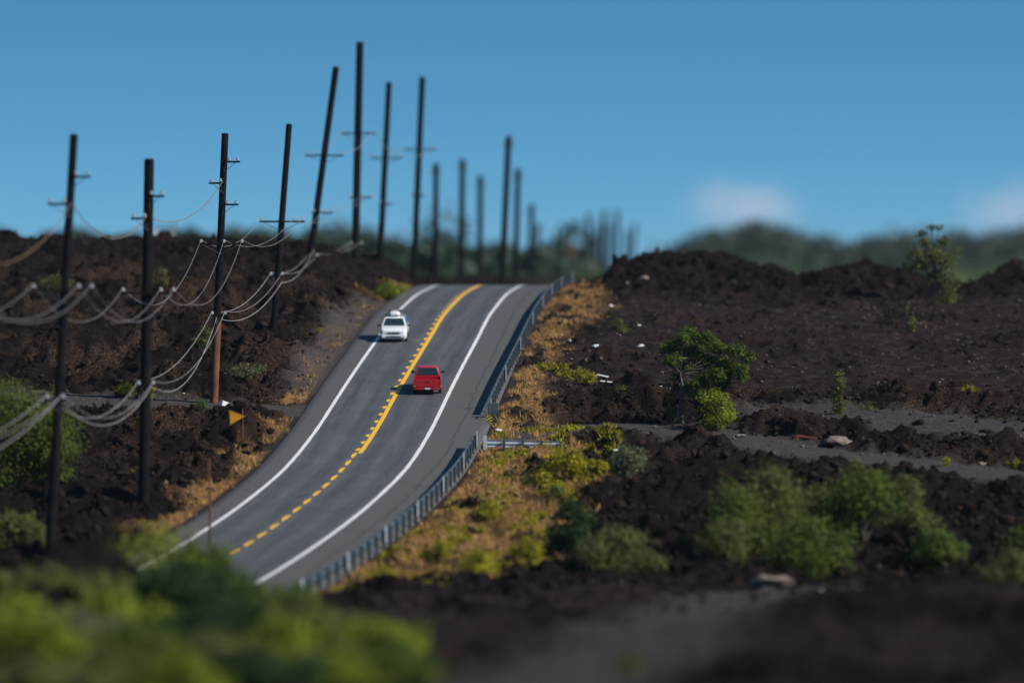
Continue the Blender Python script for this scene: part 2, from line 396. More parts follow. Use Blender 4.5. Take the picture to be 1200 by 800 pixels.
def asphalt():
    m = bpy.data.materials.new('asphalt'); m.use_nodes = True
    nt = m.node_tree; N = nt.nodes; L = nt.links
    b = N['Principled BSDF']; b.inputs['Roughness'].default_value = .82; b.inputs['Specular IOR Level'].default_value = .3
    uv = N.new('ShaderNodeUVMap'); uv.uv_map = 'lane'; sx = N.new('ShaderNodeSeparateXYZ'); L.new(uv.outputs[0], sx.inputs[0])
    tc = N.new('ShaderNodeTexCoord')
    def math_(op, a, b_=None, c=None):
        n = N.new('ShaderNodeMath'); n.operation = op
        for i, v in enumerate((a, b_, c)):
            if v is None: continue
            if isinstance(v, (int, float)): n.inputs[i].default_value = v
            else: L.new(v, n.inputs[i])
        return n.outputs[0]
    def nz(scale, det=5, vec=None, rough=.6):
        n = N.new('ShaderNodeTexNoise'); n.inputs['Scale'].default_value = scale; n.inputs['Detail'].default_value = det; n.inputs['Roughness'].default_value = rough
        L.new(vec if vec else tc.outputs['Object'], n.inputs['Vector']); return n.outputs['Fac']
    def mixc(f, a, c):
        x = N.new('ShaderNodeMix'); x.data_type = 'RGBA'; L.new(f, x.inputs[0])
        for i, v in ((6, a), (7, c)):
            if isinstance(v, tuple): x.inputs[i].default_value = (*v, 1)
            else: L.new(v, x.inputs[i])
        return x.outputs[2]
    mp = N.new('ShaderNodeMapping'); mp.inputs['Scale'].default_value = (2.2, .06, 1); L.new(uv.outputs[0], mp.inputs[0])
    streak = nz(1.3, 6, mp.outputs[0], .7)
    fine = nz(14, 5); patch = nz(.25, 4)
    au = math_('ABSOLUTE', sx.outputs[0])
    wheel = math_('COSINE', math_('MULTIPLY', math_('SUBTRACT', au, .95), 2*math.pi/1.75))   # +1 in the wheel tracks
    f = math_('MULTIPLY_ADD', wheel, -.22, .5)
    f = math_('MULTIPLY_ADD', math_('SUBTRACT', streak, .5), 2.1, f)
    f = math_('MULTIPLY_ADD', math_('SUBTRACT', patch, .5), 1.1, f)
    f = math_('MULTIPLY_ADD', math_('SUBTRACT', fine, .5), .8, f)
    cl = N.new('ShaderNodeClamp'); L.new(f, cl.inputs[0])
    lane = mixc(cl.outputs[0], (.048,.053,.060), (.098,.103,.112))
    shd = mixc(fine, (.055,.055,.056), (.115,.110,.108))
    isr = N.new('ShaderNodeMapRange'); isr.inputs[1].default_value = 3.6; isr.inputs[2].default_value = 3.9; L.new(au, isr.inputs[0])
    c = mixc(isr.outputs[0], lane, shd)
    # cracks
    cn = nz(.35, 6, None, .7)
    cx = math_('ABSOLUTE', math_('SUBTRACT', math_('SUBTRACT', sx.outputs[0], 5.2), math_('MULTIPLY', math_('SUBTRACT', cn, .5), 1.2)))
    cr = math_('LESS_THAN', cx, .045)
    vor = N.new('ShaderNodeTexVoronoi'); vor.feature = 'DISTANCE_TO_EDGE'; vor.inputs['Scale'].default_value = .30
    L.new(tc.outputs['Object'], vor.inputs['Vector'])
    cr2 = math_('MULTIPLY', math_('LESS_THAN', vor.outputs['Distance'], .010), math_('GREATER_THAN', patch, .52))
    c = mixc(math_('MULTIPLY', math_('MAXIMUM', cr, cr2), .65), c, (.022,.022,.023))
    L.new(c, b.inputs['Base Color'])
    bp = N.new('ShaderNodeBump'); bp.inputs['Strength'].default_value = .25; bp.inputs['Distance'].default_value = .02
    L.new(fine, bp.inputs['Height']); L.new(bp.outputs[0], b.inputs['Normal'])
    return m
def paint(name, col, wear):
    m = bpy.data.materials.new(name); m.use_nodes = True
    nt = m.node_tree; N = nt.nodes; L = nt.links
    b = N['Principled BSDF']; b.inputs['Roughness'].default_value = .6
    tc = N.new('ShaderNodeTexCoord'); n = N.new('ShaderNodeTexNoise'); n.inputs['Scale'].default_value = 9; n.inputs['Detail'].default_value = 7; n.inputs['Roughness'].default_value = .8
    L.new(tc.outputs['Object'], n.inputs['Vector'])
    r = N.new('ShaderNodeValToRGB'); r.color_ramp.elements[0].position = wear-.06; r.color_ramp.elements[1].position = wear+.06
    r.color_ramp.elements[0].color = (*[c*.35+.03 for c in col], 1); r.color_ramp.elements[1].color = (*col, 1)
    L.new(n.outputs['Fac'], r.inputs[0]); L.new(r.outputs[0], b.inputs['Base Color'])
    return m
M['asphalt'] = asphalt(); M['pwhite'] = paint('road_paint_white', (.78,.78,.77), .43); M['pyellow'] = paint('road_paint_yellow', (.86,.46,.02), .38)
ribbon('road', EL, ER, 120, 900, M['asphalt'], 0., 1., skirt=.35, cross=24)
ribbon('road_edge_line', -3.65, -3.42, 130, 880, M['pwhite'], .005, .5, wob=.018)
ribbon('road_edge_line', 3.42, 3.66, 130, 880, M['pwhite'], .005, .5, wob=.018)
ribbon('road_centre_line', 0.0, .27, 288.5, 880, M['pyellow'], .005, .5, wob=.012)
dashes = []
y = 236.
k = 0
vs_, qs_ = [], []
while y < 409:
    ys = np.linspace(y, y+(1.25 if y > 288 else 2.4), 5); th = heading(ys); xc = Xc(ys); z = Zr(ys)+.006
    for o in (np.array([-.12, -.25, -.29, -.25, -.12]), np.array([-.08, -.03, -.03, -.03, -.08])):
        vs_.append(np.stack([xc+o*np.cos(th), ys-o*np.sin(th), z], -1))
    b0 = 10*k; qs_ += [(b0+q_, b0+5+q_, b0+6+q_, b0+q_+1) for q_ in range(4)]
    k += 1; y += 3.15
tag(link('road_centre_dashes', mesh_np('road_centre_dashes', np.concatenate(vs_), qs_, M['pyellow'])), kind='structure')

# ------------------------------------------------------------------ lava rubble (stuff)
def ico(sub):
    bm = bmesh.new(); bmesh.ops.create_icosphere(bm, subdivisions=sub, radius=1)
    V = np.array([v.co[:] for v in bm.verts]); Fc = np.array([[v.index for v in f.verts] for f in bm.faces]); bm.free()
    return V, Fc
def scatter_rocks(name, pts, sizes, mt, sub=1, kind='stuff'):
    V0, F0 = ico(sub); n = len(pts); nv = len(V0)
    r = np.random.default_rng(len(pts))
    V = V0[None]*(1+r.uniform(-.5, .45, (n, nv, 1)))+r.uniform(-.18, .18, (n, nv, 3))
    V = V*r.uniform(.45, 1.3, (n, 1, 3))*np.array([1, 1, .75])
    a = r.uniform(0, 6.28, n); c, s = np.cos(a)[:, None], np.sin(a)[:, None]
    V = np.stack([V[..., 0]*c-V[..., 1]*s, V[..., 0]*s+V[..., 1]*c, V[..., 2]], -1)
    V = V*sizes[:, None, None]+pts[:, None, :]
    Fc = (F0[None]+(np.arange(n)*nv)[:, None, None]).reshape(-1, 3)
    return tag(link(name, mesh_np(name, V.reshape(-1, 3), Fc, mt)), kind=kind)
M['rock'] = mat('lava_rock', (.006,.005,.005), .98, spec=.03, var=(.038,.025,.020), scale=1.3, bump=.8, bscale=9)
M['rockg'] = mat('grey_stone', (.03,.024,.022), .98, spec=.05, var=(.20,.16,.14), scale=.9, bump=.4)
n = 60000
ys = 205+rng.power(1.1, n)*215; xs = rng.uniform(-.13, .13, n)*ys*.9+rng.normal(0, .5, n)
d, tr, pl, ta, sh, fa, nn, n2 = masks(xs, ys)
rg = 1-np.maximum.reduce([pl*.97, tr, sh, ta*.85])
keep = (rng.random(n) < rg*(.35+.65*sst(-.3, .3, fbm(xs/4, ys/4, 2)))) & ((d > ER+.8) | (d < EL-.8))
xs, ys = xs[keep], ys[keep]
sz = .06+.22*rng.power(.35, len(xs))*rng.random(len(xs)) + .10*rng.random(len(xs))
sz = np.where((rng.random(len(xs)) < .05) & (masks(xs, ys)[2] < .3), sz*1.5+.10, sz)
zz = ground(xs, ys)
scatter_rocks('lava_rubble', np.stack([xs, ys, zz+sz*.2], -1), sz, M['rock'])
n = 14000
ys = rng.uniform(235, 385, n); xs = rng.uniform(-.11, .11, n)*ys
d, tr, pl, ta, sh, fa, nn, n2 = masks(xs, ys)
keep = (rng.random(n) < np.maximum(pl, ta)*(1-tr)+.35*tr+.12*(d > 0)) & ((d > ER+.8) | (d < EL-.8))
xs, ys = xs[keep], ys[keep]; sz = .03+.11*rng.random(len(xs))**4
scatter_rocks('scattered_stones', np.stack([xs, ys, ground(xs, ys)+sz*.3], -1), sz, M['rockg'])

# ------------------------------------------------------------------ dry grass (stuff)
def blades(name, xs, ys, hs, mt, per=7, spread=.16, kind='stuff', wid=.035):
    n = len(xs)*per
    X = np.repeat(xs, per)+rng.normal(0, spread, n); Y = np.repeat(ys, per)+rng.normal(0, spread, n)
    Z = ground(X, Y)-.02; H = np.repeat(hs, per)*rng.uniform(.5, 1.2, n)
    a = rng.uniform(0, 6.28, n); w = wid*rng.uniform(.6, 1.3, n)
    lx, ly = rng.normal(0, .45, n)*H, rng.normal(0, .45, n)*H
    A = np.stack([X-np.cos(a)*w, Y-np.sin(a)*w, Z], -1); B = np.stack([X+np.cos(a)*w, Y+np.sin(a)*w, Z], -1)
    C = np.stack([X+lx, Y+ly, Z+H], -1)
    V = np.stack([A, B, C], 1).reshape(-1, 3)
    o = link(name, mesh_np(name, V, np.arange(n*3).reshape(-1, 3), mt))
    return tag(o, kind=kind)
n = 60000
ys = np.where(rng.random(n) < .45, rng.uniform(232, 298, n), rng.uniform(298, 412, n)); xs = Xc(ys)+np.where(rng.random(n) < .82, rng.uniform(ER, ER+12, n), rng.uniform(EL-4.5, EL, n))
d, tr, pl, ta, sh, fa, nn, n2 = masks(xs, ys)
keep = (rng.random(n) < ta*sst(-.35, .35, fbm(xs/1.4+9, ys/2.2, 3)-.05)) & ((d > ER+.5) | (d < EL-.4))
xs, ys = xs[keep], ys[keep]
blades('dry_grass', xs, ys, rng.uniform(.12, .42, len(xs)), M['dry'])
# sparse yellow-green weeds between the dry grass
n = 4200
ys = rng.uniform(228, 300, n); xs = Xc(ys)+rng.uniform(ER+1, ER+13, n)
keep = (fbm(xs/1.8+60, ys/3.2, 3) > .25) & (xs-Xc(ys) < ER+8.5)
xs, ys = xs[keep], ys[keep]
blades('low_weeds', xs, ys, rng.uniform(.12, .42, len(xs)), M['yellow'], per=22, spread=.25, wid=.05)

# ------------------------------------------------------------------ shrubs and trees
def leaves_mesh(name, clumps, n, leaf, mt, seed=0, flat=.75):
    r = np.random.default_rng(seed)
    C = np.array([c[:3] for c in clumps], float); R = np.array([c[3] for c in clumps], float)
    pr = R**2; pr /= pr.sum()
    k = r.choice(len(C), n, p=pr)
    v = r.normal(size=(n, 3)); v /= np.linalg.norm(v, axis=1)[:, None]
    rad = R[k]*(1-.75*r.random(n)**1.6)
    lob = 1+.32*np.sin(v[:, 0]*5+k*1.7)*np.cos(v[:, 2]*4+k)+.2*np.sin(v[:, 1]*7+k*2.3)
    p = C[k]+v*(rad*lob)[:, None]*np.array([1, 1, flat])
    p[:, 2] = np.maximum(p[:, 2], .03)
    nrm = v*.7+r.normal(size=(n, 3))*.7+np.array([0, 0, .35]); nrm /= np.linalg.norm(nrm, axis=1)[:, None]
    t = np.cross(nrm, r.normal(size=(n, 3))); t /= np.linalg.norm(t, axis=1)[:, None]
    b = np.cross(nrm, t); s = leaf*r.uniform(.55, 1.35, n)[:, None]
    V = np.stack([p-t*s, p-b*s*.42, p+t*s, p+b*s*.42], 1).reshape(-1, 3)
    return mesh_np(name, V, np.arange(n*4).reshape(-1, 4), mt)
def stems(bm, clumps, r0, seed, base_pt=(0, 0, -.15)):
    r = random.Random(seed); bp = Vector(base_pt)
    for c in clumps:
        e = Vector(c[:3])
        m = bp.lerp(e, .5)+Vector((r.uniform(-.15, .15), r.uniform(-.15, .15), -.02))*e.length
        tube(bm, [bp, bp.lerp(m, .5)+Vector((0, 0, e.z*.06)), m, e], [r0, r0*.75, r0*.5, r0*.2], 6)
def plant(name, label, cat, px, py, wpx, hpx, mt, n=900, leaf=.09, k=7, seed=1, ymin=90, group=None, column=False, at=None, depth=.8):
    x, y = at if at else hit(px, py, ymin)
    s = y/F; W, H = wpx*s*(1 if column else 1.18), hpx*s*1.08; r = random.Random(seed); leaf *= 1.15
    if at: H = max(1.3, (HY-(py-hpx))/F*y-gz(x, y)); W *= 1.15; n = int(n*1.6)
    cl = []
    for i in range(k):
        if column:
            t = (i+.6)/k; cl.append((r.uniform(-.22, .22)*W, r.uniform(-.2, .2)*W, t*H*.95, W*(.42-.16*t)))
        else:
            a = 2*math.pi*i/k+r.uniform(-.4, .4); q = r.uniform(.15, .62)*W*.5 if i else 0
            zz = H*(r.uniform(.17, .74) if i else .74)*(1-.45*(q/(W*.5+1e-6))**2)
            cl.append((q*math.cos(a)*1.15, q*math.sin(a)*depth, zz, min(r.uniform(.20, .31)*W, H*.42)))
    if W > 2.2*H and not column:
        for i in range(k): cl.append((r.uniform(-.42, .42)*W, r.uniform(-.3, .3)*W*depth, H*r.uniform(.3, .6), H*r.uniform(.3, .46)))
    e = empty(name, (x, y, gz(x, y)-.03)); tag(e, label, cat, group)
    link('crown' if cat == 'tree' else 'foliage', leaves_mesh('foliage', cl, n, leaf, M[mt], seed), e)
    bm = bmesh.new(); stems(bm, cl[:12], max(.02, W*.022), seed); bmobj('trunk' if cat == 'tree' else 'stem', bm, M['bark'], e, smooth=True)
    return e
G1 = 'shrubs rooted in the lava field'
# the wind-shaped tree on the right
x, y = hit(800, 497, 250); s = y/F
e = empty('kiawe_tree', (x, y, gz(x, y))); tag(e, 'large spreading green tree with bare grey trunk beside the gravel track', 'tree')
def rel(px, py, r, dy=0.): return ((px-800)*s, dy, (497-py)*s, r*s)
cl = [rel(820,462,11,-.3),rel(806,455,8,.5),rel(833,478,10,.2),rel(794,444,8,.4),rel(852,440,10,.6),rel(842,456,10,.7),rel(870,444,7,.2),rel(804,432,9,.3),rel(828,426,11,.6),rel(814,452,9,-.3),rel(780,410,8),rel(808,392,11),rel(792,408,12,.5),rel(826,398,11,-.4),rel(815,412,14,.8),rel(788,424,11,-.6),rel(842,410,12,.4),rel(862,412,11,-.3),rel(876,420,10,.3),
      rel(868,434,10,0),rel(848,428,12,.9),rel(838,440,12,-.5),rel(822,448,12,.2),rel(850,452,9,.4),rel(836,466,9,-.4),rel(812,436,9,1.1),rel(800,398,9,-.8)]
link('crown', leaves_mesh('crown', cl, 21000, .095, M['green'], 3), e)
bm = bmesh.new()
J = lambda px, py, dy=0.: Vector(rel(px, py, 0, dy)[:3])
tube(bm, [J(800,500), J(798,478), J(800,458), J(797,438)], [.17,.14,.12,.09], 8)
for c in cl:
    st = J(800, 458) if c[2] < 3.0 else J(797, 438); en = Vector(c[:3])
    tube(bm, [st, st.lerp(en, .5)+Vector((0, 0, -.12)), en], [.06,.03,.01], 6)
bmobj('trunk', bm, M['bark'], e, smooth=True)
plant('shrub', 'bright green rounded bush under the right side of the spreading tree', 'shrub', 842, 504, 52, 44, 'bright', 3400, .08, 8, 11, 250, G1)
plant('shrub', 'small yellow-green upright bush just left of the bare tree trunk', 'shrub', 787, 496, 17, 36, 'olive', 700, .07, 5, 12, 250, G1, column=True)
plant('shrub', 'narrow upright grey-green bush standing where the wide gravel track begins', 'shrub', 984, 487, 24, 50, 'olive', 1500, .075, 7, 13, 250, G1, column=True)
plant('weed_clump', 'small pale weed clump just right of the narrow upright bush', 'weeds', 1018, 480, 22, 12, 'olive', 260, .06, 5, 14, 250)
plant('weed_clump', 'flat bright yellow-green weed patch on the far brown dirt above the wide track', 'weeds', 1136, 466, 32, 13, 'yellow', 620, .07, 6, 15, 250)
plant('weed_clump', 'tiny round yellow-green weed left of the flat bright patch', 'weeds', 1070, 464, 15, 10, 'yellow', 260, .06, 4, 16, 250)
plant('shrub', 'slim little bush at the foot of the far lava mound', 'shrub', 1066, 391, 16, 30, 'olive', 500, .09, 5, 17, 250, G1, column=True)
# tall ragged tree on the right ridge
x, y = hit(1098, 352, 330); s = y/F
e = empty('ragged_tree', (x, y, gz(x, y)-.1)); tag(e, 'tall ragged tree with a leaning top rising over the lava ridge', 'tree')
def rel(px, py, r, dy=0.): return ((px-1098)*s, dy, (352-py)*s, r*s)
cl = [rel(1093,300,15),rel(1078,310,13,.5),rel(1108,306,14,-.5),rel(1098,325,16,.3),rel(1112,330,12,0),rel(1084,284,8),rel(1080,274,6.5),rel(1092,267,6),rel(1100,268,5),rel(1106,284,9),rel(1120,296,8),rel(1072,296,8),rel(1065,315,8,.6)]
link('crown', leaves_mesh('crown', cl, 4200, .12, M['olive'], 5), e)
bm = bmesh.new(); stems(bm, cl, .12, 6); bmobj('trunk', bm, M['bark'], e, smooth=True)
plant('shrub', 'bright green bush at the foot of the ragged ridge tree', 'shrub', 1112, 357, 30, 24, 'olive', 900, .09, 5, 19, 300, G1)
# along the bank right of the guard rails
S = [
 ('yellow-green weed clump nearest the road on the upper bank', 643,434,26,12,'yellow'), ('second yellow-green weed clump on the upper bank, left of its tallest plant', 661,437,28,17,'yellow'),
 ('tall yellow-green weed clump in the middle of the upper bank', 680,444,34,20,'yellow'), ('spiky yellow weed clump below the tall one on the upper bank', 693,452,26,14,'yellow'),
 ('olive weed clump beside the bleached boards', 727,458,36,18,'olive'), ('pale olive tuft high on the upper bank near the ridge', 726,390,26,16,'olive'),
]
for i, (lb, a, b_, w, h, mt) in enumerate(S):
    plant('weed_clump', lb, 'weeds', a, b_, w, h, mt, 620, .07, 6, 30+i, 250, 'weed clumps on the bank above the side track')
S = [
 ('shrub','long yellow-green bush just behind the end of the short cross rail',668,564,60,38,'yellow',3000,'shrub'),
 ('shrub','yellow-green bush in front of the orange litter',640,572,38,20,'yellow',1400,'shrub'),
 ('shrub','yellow-green bush right of the orange litter',700,564,28,30,'yellow',1200,'shrub'),
 ('shrub','grey-green loose bush beside the lava slope right of the yellow bushes',736,566,52,46,'grey',2200,'shrub'),
 ('shrub','low yellow weeds growing at the foot of the short cross rail',612,534,40,10,'yellow',700,'shrub'),
 ('shrub','olive bush below the yellow bushes beside the grey rocks',652,582,30,18,'olive',900,'shrub'),
 ('dark_shrub','upright dark green bush standing in front of the olive bushes',672,648,50,82,'dark',4200,'shrub'),
 ('shrub','wide olive bush right of the upright dark green bush',722,668,84,62,'olive',4200,'shrub'),
 ('shrub','low olive bush at the right end of the wide olive bush',758,668,46,34,'olive',1400,'shrub'),
 ('shrub','yellow-green bush left of the dark green bush near the dry grass',622,668,48,32,'yellow',1500,'shrub'),
 ('shrub','yellow-green bush on the lower bank above the grey track',560,676,52,36,'yellow',1500,'shrub'),
 ('shrub','small bright yellow bush in the middle of the lower bank',575,612,44,26,'yellow',1100,'shrub'),
 ('shrub','low yellow bush close behind the lower guard rail',515,668,44,24,'yellow',1000,'shrub'),
 ('shrub','small yellow tuft near the bottom end of the lower guard rail',455,690,32,18,'yellow',600,'shrub'),
 ('shrub','small olive bush on the dry grass below the cross rail',560,575,30,16,'olive',600,'shrub'),
]
for i, (nm, lb, a, b_, w, h, mt, n, c) in enumerate(S):
    plant(nm, lb, c, a, b_, w, h, mt, n, .09, 8, 50+i, 215, G1)
# the belt of bushes in the right middle distance
S = [
 ('large bushy shrub at the left end of the green belt below the gravel track',862,655,86,86,'green'), ('tall rounded shrub second from the left in the green belt',905,650,80,92,'olive'),
 ('low bright bush along the front of the green belt',945,668,92,56,'green'), ('grey-green shrub in the middle of the green belt',965,640,70,62,'olive'),
 ('rounded green shrub right of the middle of the green belt',1012,650,82,70,'green'), ('upright shrub at the right end of the green belt',1063,640,54,70,'olive'),
 ('low green bush trailing off the right end of the green belt',1098,664,56,36,'green'), ('dim olive bush in front of the left end of the green belt',850,678,60,44,'olive'),
]
for i, (lb, a, b_, w, h, mt) in enumerate(S):
    plant('shrub', lb, 'shrub', a, b_, w*1.15, h*1.2, mt, 8000, .09, 11, 80+i, 215, 'belt of green bushes below the gravel track')
plant('shrub', 'green bush cut by the right edge of the photo beside the belt', 'shrub', 1196, 640, 36, 46, 'green', 1500, .1, 6, 91, 215, G1)
plant('shrub', 'olive bush at the right edge in front of the dark lava bank', 'shrub', 1188, 695, 60, 52, 'olive', 1900, .1, 6, 92, 200, G1)
plant('weed_clump', 'two-tone yellow weed on dark lava below the gravel track', 'weeds', 779, 531, 14, 12, 'yellow', 240, .06, 4, 93, 250)
plant('weed_clump', 'little round yellow weed right of the two-tone weed', 'weeds', 794, 532, 10, 9, 'yellow', 160, .06, 3, 94, 250)
plant('weed_clump', 'yellow weed on the bank between the two gravel tracks', 'weeds', 1110, 546, 16, 10, 'yellow', 240, .06, 4, 95, 250)
plant('weed_clump', 'yellow-green weed strip at the right edge between the tracks', 'weeds', 1192, 545, 26, 9, 'yellow', 300, .06, 5, 96, 250)
plant('weed_clump', 'small olive weed in the dark foreground lava on the right', 'weeds', 739, 792, 34, 30, 'olive', 500, .06, 5, 97, 100)
# left side
plant('shrub', 'big dense green bush cut by the left edge of the photo', 'shrub', -2, 572, 150, 152, 'green', 20000, .085, 20, 101, 240, G1)
plant('shrub', 'green bush behind the leaning front pole', 'shrub', 58, 572, 66, 116, 'green', 11000, .08, 16, 102, 240, G1)
plant('shrub', 'small bright green bush at the right foot of the big left bush', 'shrub', 78, 573, 28, 22, 'bright', 700, .08, 5, 103, 235, G1)
plant('shrub', 'green bush beside the foot of the rusty brown pole', 'shrub', 237, 490, 28, 32, 'green', 1300, .07, 6, 104, 250, G1)
plant('shrub', 'green bush on the lava behind the sagging cables', 'shrub', 238, 421, 28, 30, 'olive', 1100, .08, 6, 105, 250, G1)
plant('shrub', 'pale yellow-green weeds right of the rusty brown pole', 'shrub', 285, 446, 48, 16, 'grey', 1000, .07, 7, 106, 250, G1)
plant('weed_clump', 'yellow bush beside the straight pole at the left track', 'weeds', 150, 466, 26, 18, 'yellow', 500, .07, 5, 107, 250)
plant('weed_clump', 'orange-yellow weed right of the straight pole at the left track', 'weeds', 178, 470, 14, 20, 'yellow', 300, .07, 4, 108, 250)
plant('weed_clump', 'small yellow weed dot at the far left road verge', 'weeds', 375, 391, 8, 8, 'yellow', 200, .06, 3, 109, 250)
plant('weed_clump', 'yellow-green grass clump on the verge left of the road crest', 'weeds', 455, 352, 44, 22, 'bright', 1600, .09, 8, 110, 330)
plant('weed_clump', 'dull olive bush at the edge of the left verge lava', 'weeds', 290, 446, 24, 14, 'olive', 300, .08, 4, 111, 250)
plant('shrub', 'dull green bush in the lava left of the straight pole', 'shrub', 70, 350, 50, 26, 'olive', 1200, .09, 6, 112, 300, G1)
plant('shrub', 'dull green bush in the lava right of the straight pole', 'shrub', 189, 352, 26, 36, 'olive', 900, .09, 5, 113, 300, G1)
plant('weed_clump', 'small yellow weed at the right of the straight pole foot', 'weeds', 155, 562, 18, 14, 'yellow', 260, .07, 4, 114, 240)
# foreground bushes, bottom left; dark leaf colours stand in for shaded gaps
FG = [  # column, top row, width px, distance
 (180,590,112,'bright',211,'yellow-green bush standing by itself above the foreground thicket'),
 (246,636,84,'green',206,'upright green bush touching the road edge line'),
 (300,676,104,'green',194,'green foreground bush below the road'),
 (205,656,110,'dark',188,'dark green foreground bush at the middle of the thicket'),
 (62,688,150,'olive',188,'broad olive bush at the back left of the thicket'),
 (8,692,90,'bright',180,'bright green bush at the left edge of the thicket'),
 (128,690,110,'bright',174,'grey-green bush left of the middle of the thicket'),
 (352,700,110,'olive',176,'olive bush of the thicket just below the right white line'),
 (262,696,110,'dark',166,'dull dark green bush in the middle front of the thicket'),
 (442,740,96,'bright',164,'bright green bush at the right end of the foreground thicket'),
 (402,722,90,'green',184,'low green bush below the end of the lower guard rail'),
 (22,712,120,'bright',156,'bright bush filling the bottom left corner'),
 (88,712,110,'grey',160,'grey-green bush low in the bottom left thicket'),
 (165,728,110,'green',152,'green bush near the bottom edge at left'),
 (330,722,100,'bright',154,'olive bush near the bottom edge under the road'),
 (245,738,100,'olive',148,'olive bush near the bottom edge at the middle of the thicket'),
 (395,748,100,'olive',152,'olive bush near the bottom edge at the right part of the thicket'),
 (462,768,70,'green',152,'small green bush near the bottom edge at the right end of the thicket'),
 (40,762,130,'olive',136,'olive bush cut by the bottom edge in the left corner'),
 (130,756,110,'olive',138,'olive-green bush cut by the bottom edge left of the middle'),
 (215,764,110,'bright',136,'yellow-green bush cut by the bottom edge near the middle'),
 (300,768,110,'dark',138,'dark green bush cut by the bottom edge below the road'),
 (385,774,110,'bright',140,'yellow-green bush cut by the bottom edge toward the right end'),
 (450,782,80,'green',140,'green bush cut by the bottom edge at the extreme right of the thicket'),
 (20,600,60,'olive',250,'small dull bush on the lava at the left edge'),
]
for i, (a, t_, w, mt, yy, lb) in enumerate(FG):
    X_ = (a-CX)/F*yy
    e = plant('foreground_shrub' if yy < 230 else 'shrub', lb, 'shrub', a, t_+40, w*1.08, 40, mt, 3800, .11, 13, 130+i, 90, 'foreground thicket' if yy < 230 else G1, at=(X_, yy))

# ------------------------------------------------------------------ far trees and woods
def far_proto(seed, W, H, name, lb, Y_, px, conifer=False, py=None, leafs=.42, n=900):
    r = random.Random(seed); cl = []
    for i in range(11):
        if conifer: t = i/11; cl.append((r.uniform(-.1,.1)*W, r.uniform(-.1,.1)*W, H*(.2+.75*t), W*(.42-.3*t)))
        else:
            a = r.uniform(0, 6.28); q = r.uniform(0, .38)*W; cl.append((q*math.cos(a), q*math.sin(a), H*r.uniform(.38, .82), W*r.uniform(.16, .27)))
    e = empty(name, (0, 0, 0))
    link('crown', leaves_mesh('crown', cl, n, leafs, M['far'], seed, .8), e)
    bm = bmesh.new(); tube(bm, [(0,0,-.5),(0.1,0,H*.3),(0,0,H*.6)], [W*.035,W*.028,W*.012], 7)
    stems(bm, cl[:6], W*.014, seed, (0, 0, H*.2)); bmobj('trunk', bm, M['bark'], e, smooth=True)
    return e
def copy_thing(o, loc, label, scale=(1,1,1), rz=0.):
    c = o.copy(); COL.objects.link(c); c.location = loc; c.scale = scale; c.rotation_euler = (0,0,rz); c['label'] = label
    for ch in o.children:
        q = ch.copy(); COL.objects.link(q); q.parent = c
        for g in ch.children:
            w = g.copy(); COL.objects.link(w); w.parent = q
    return c
protos = [far_proto(1, 9, 8, 'far_tree', '', 0, 0), far_proto(2, 7, 9, 'far_tree', '', 0, 0), far_proto(3, 5, 9.5, 'far_conifer', '', 0, 0, True)]
used = set()
# px, top row, distance, proto, width factor, label
FT = [
 (392,284,760,0,.8,'rounded far tree just left of the tallest pole'), (440,272,700,0,1.0,'broad far tree between the tallest pole and the next'), (468,278,740,1,.9,'far tree behind the foot of the seventh pole'),
 (530,276,820,0,1.0,'broad far tree behind the two short poles over the road crest'), (556,280,780,1,.9,'far tree directly above the end of the yellow centre line'), (582,281,900,0,.85,'rounded far tree left of the tall pole above the right lane'),
 (500,290,900,1,.8,'low far tree between the poles left of the road crest'), (612,300,950,0,.8,'low far tree behind the poles right of the lane'), (640,298,1000,1,.8,'slim far tree above the guard rail crest'),
 (668,286,900,0,1.1,'broad dark far tree above the bend of the guard rail'), (652,292,820,1,.8,'upright far tree left of the broad dark one'), (700,306,900,0,.8,'low far tree at the foot of the right lava ridge'),
 (1018,270,1500,2,1.2,'pointed conifer on the right skyline left of the ragged tree'), (950,282,1500,2,1.0,'small pointed conifer in the middle of the right skyline'), (1058,284,1450,2,1.0,'pointed conifer just left of the ragged ridge tree'),
 (980,288,1450,1,1.0,'rounded far tree between the two pointed conifers'), (1140,276,1500,0,1.3,'broad far tree right of the ragged ridge tree'), (1180,280,1480,1,1.2,'far tree at the right edge of the skyline'),
 (97,272,620,1,.5,'small bush-like tree on the skyline right of the leaning pole'), (60,276,640,0,.45,'low bush-like tree on the left skyline near the leaning pole'), (215,266,650,0,.55,'bush-like tree on the skyline between the straight and third poles'),
 (150,272,640,0,.5,'low bush-like tree on the skyline just left of the straight pole'), (235,268,660,1,.5,'small tree on the skyline just left of the third pole'), (285,270,680,0,.5,'low tree on the skyline right of the third pole'), (350,272,700,1,.55,'small tree on the skyline right of the fourth pole'),
]
for px, ty, Y_, p, wf, lb in FT:
    x = (px-CX)/F*Y_; g = gz(x, Y_); H = max(2.5, (HY-ty)/F*Y_-g)
    ph = (8, 9, 9.5)[p]; pw = (9, 7, 5)[p]
    sc = (min(wf*1.0, H/ph*1.6), min(wf, H/ph*1.6), H/ph)
    if p not in used:
        o = protos[p]; o.location = (x, Y_, g); o.scale = sc; tag(o, lb, 'tree', 'trees beyond the ridge'); used.add(p)
    else:
        copy_thing(protos[p], (x, Y_, g), lb, sc, random.uniform(0, 6))
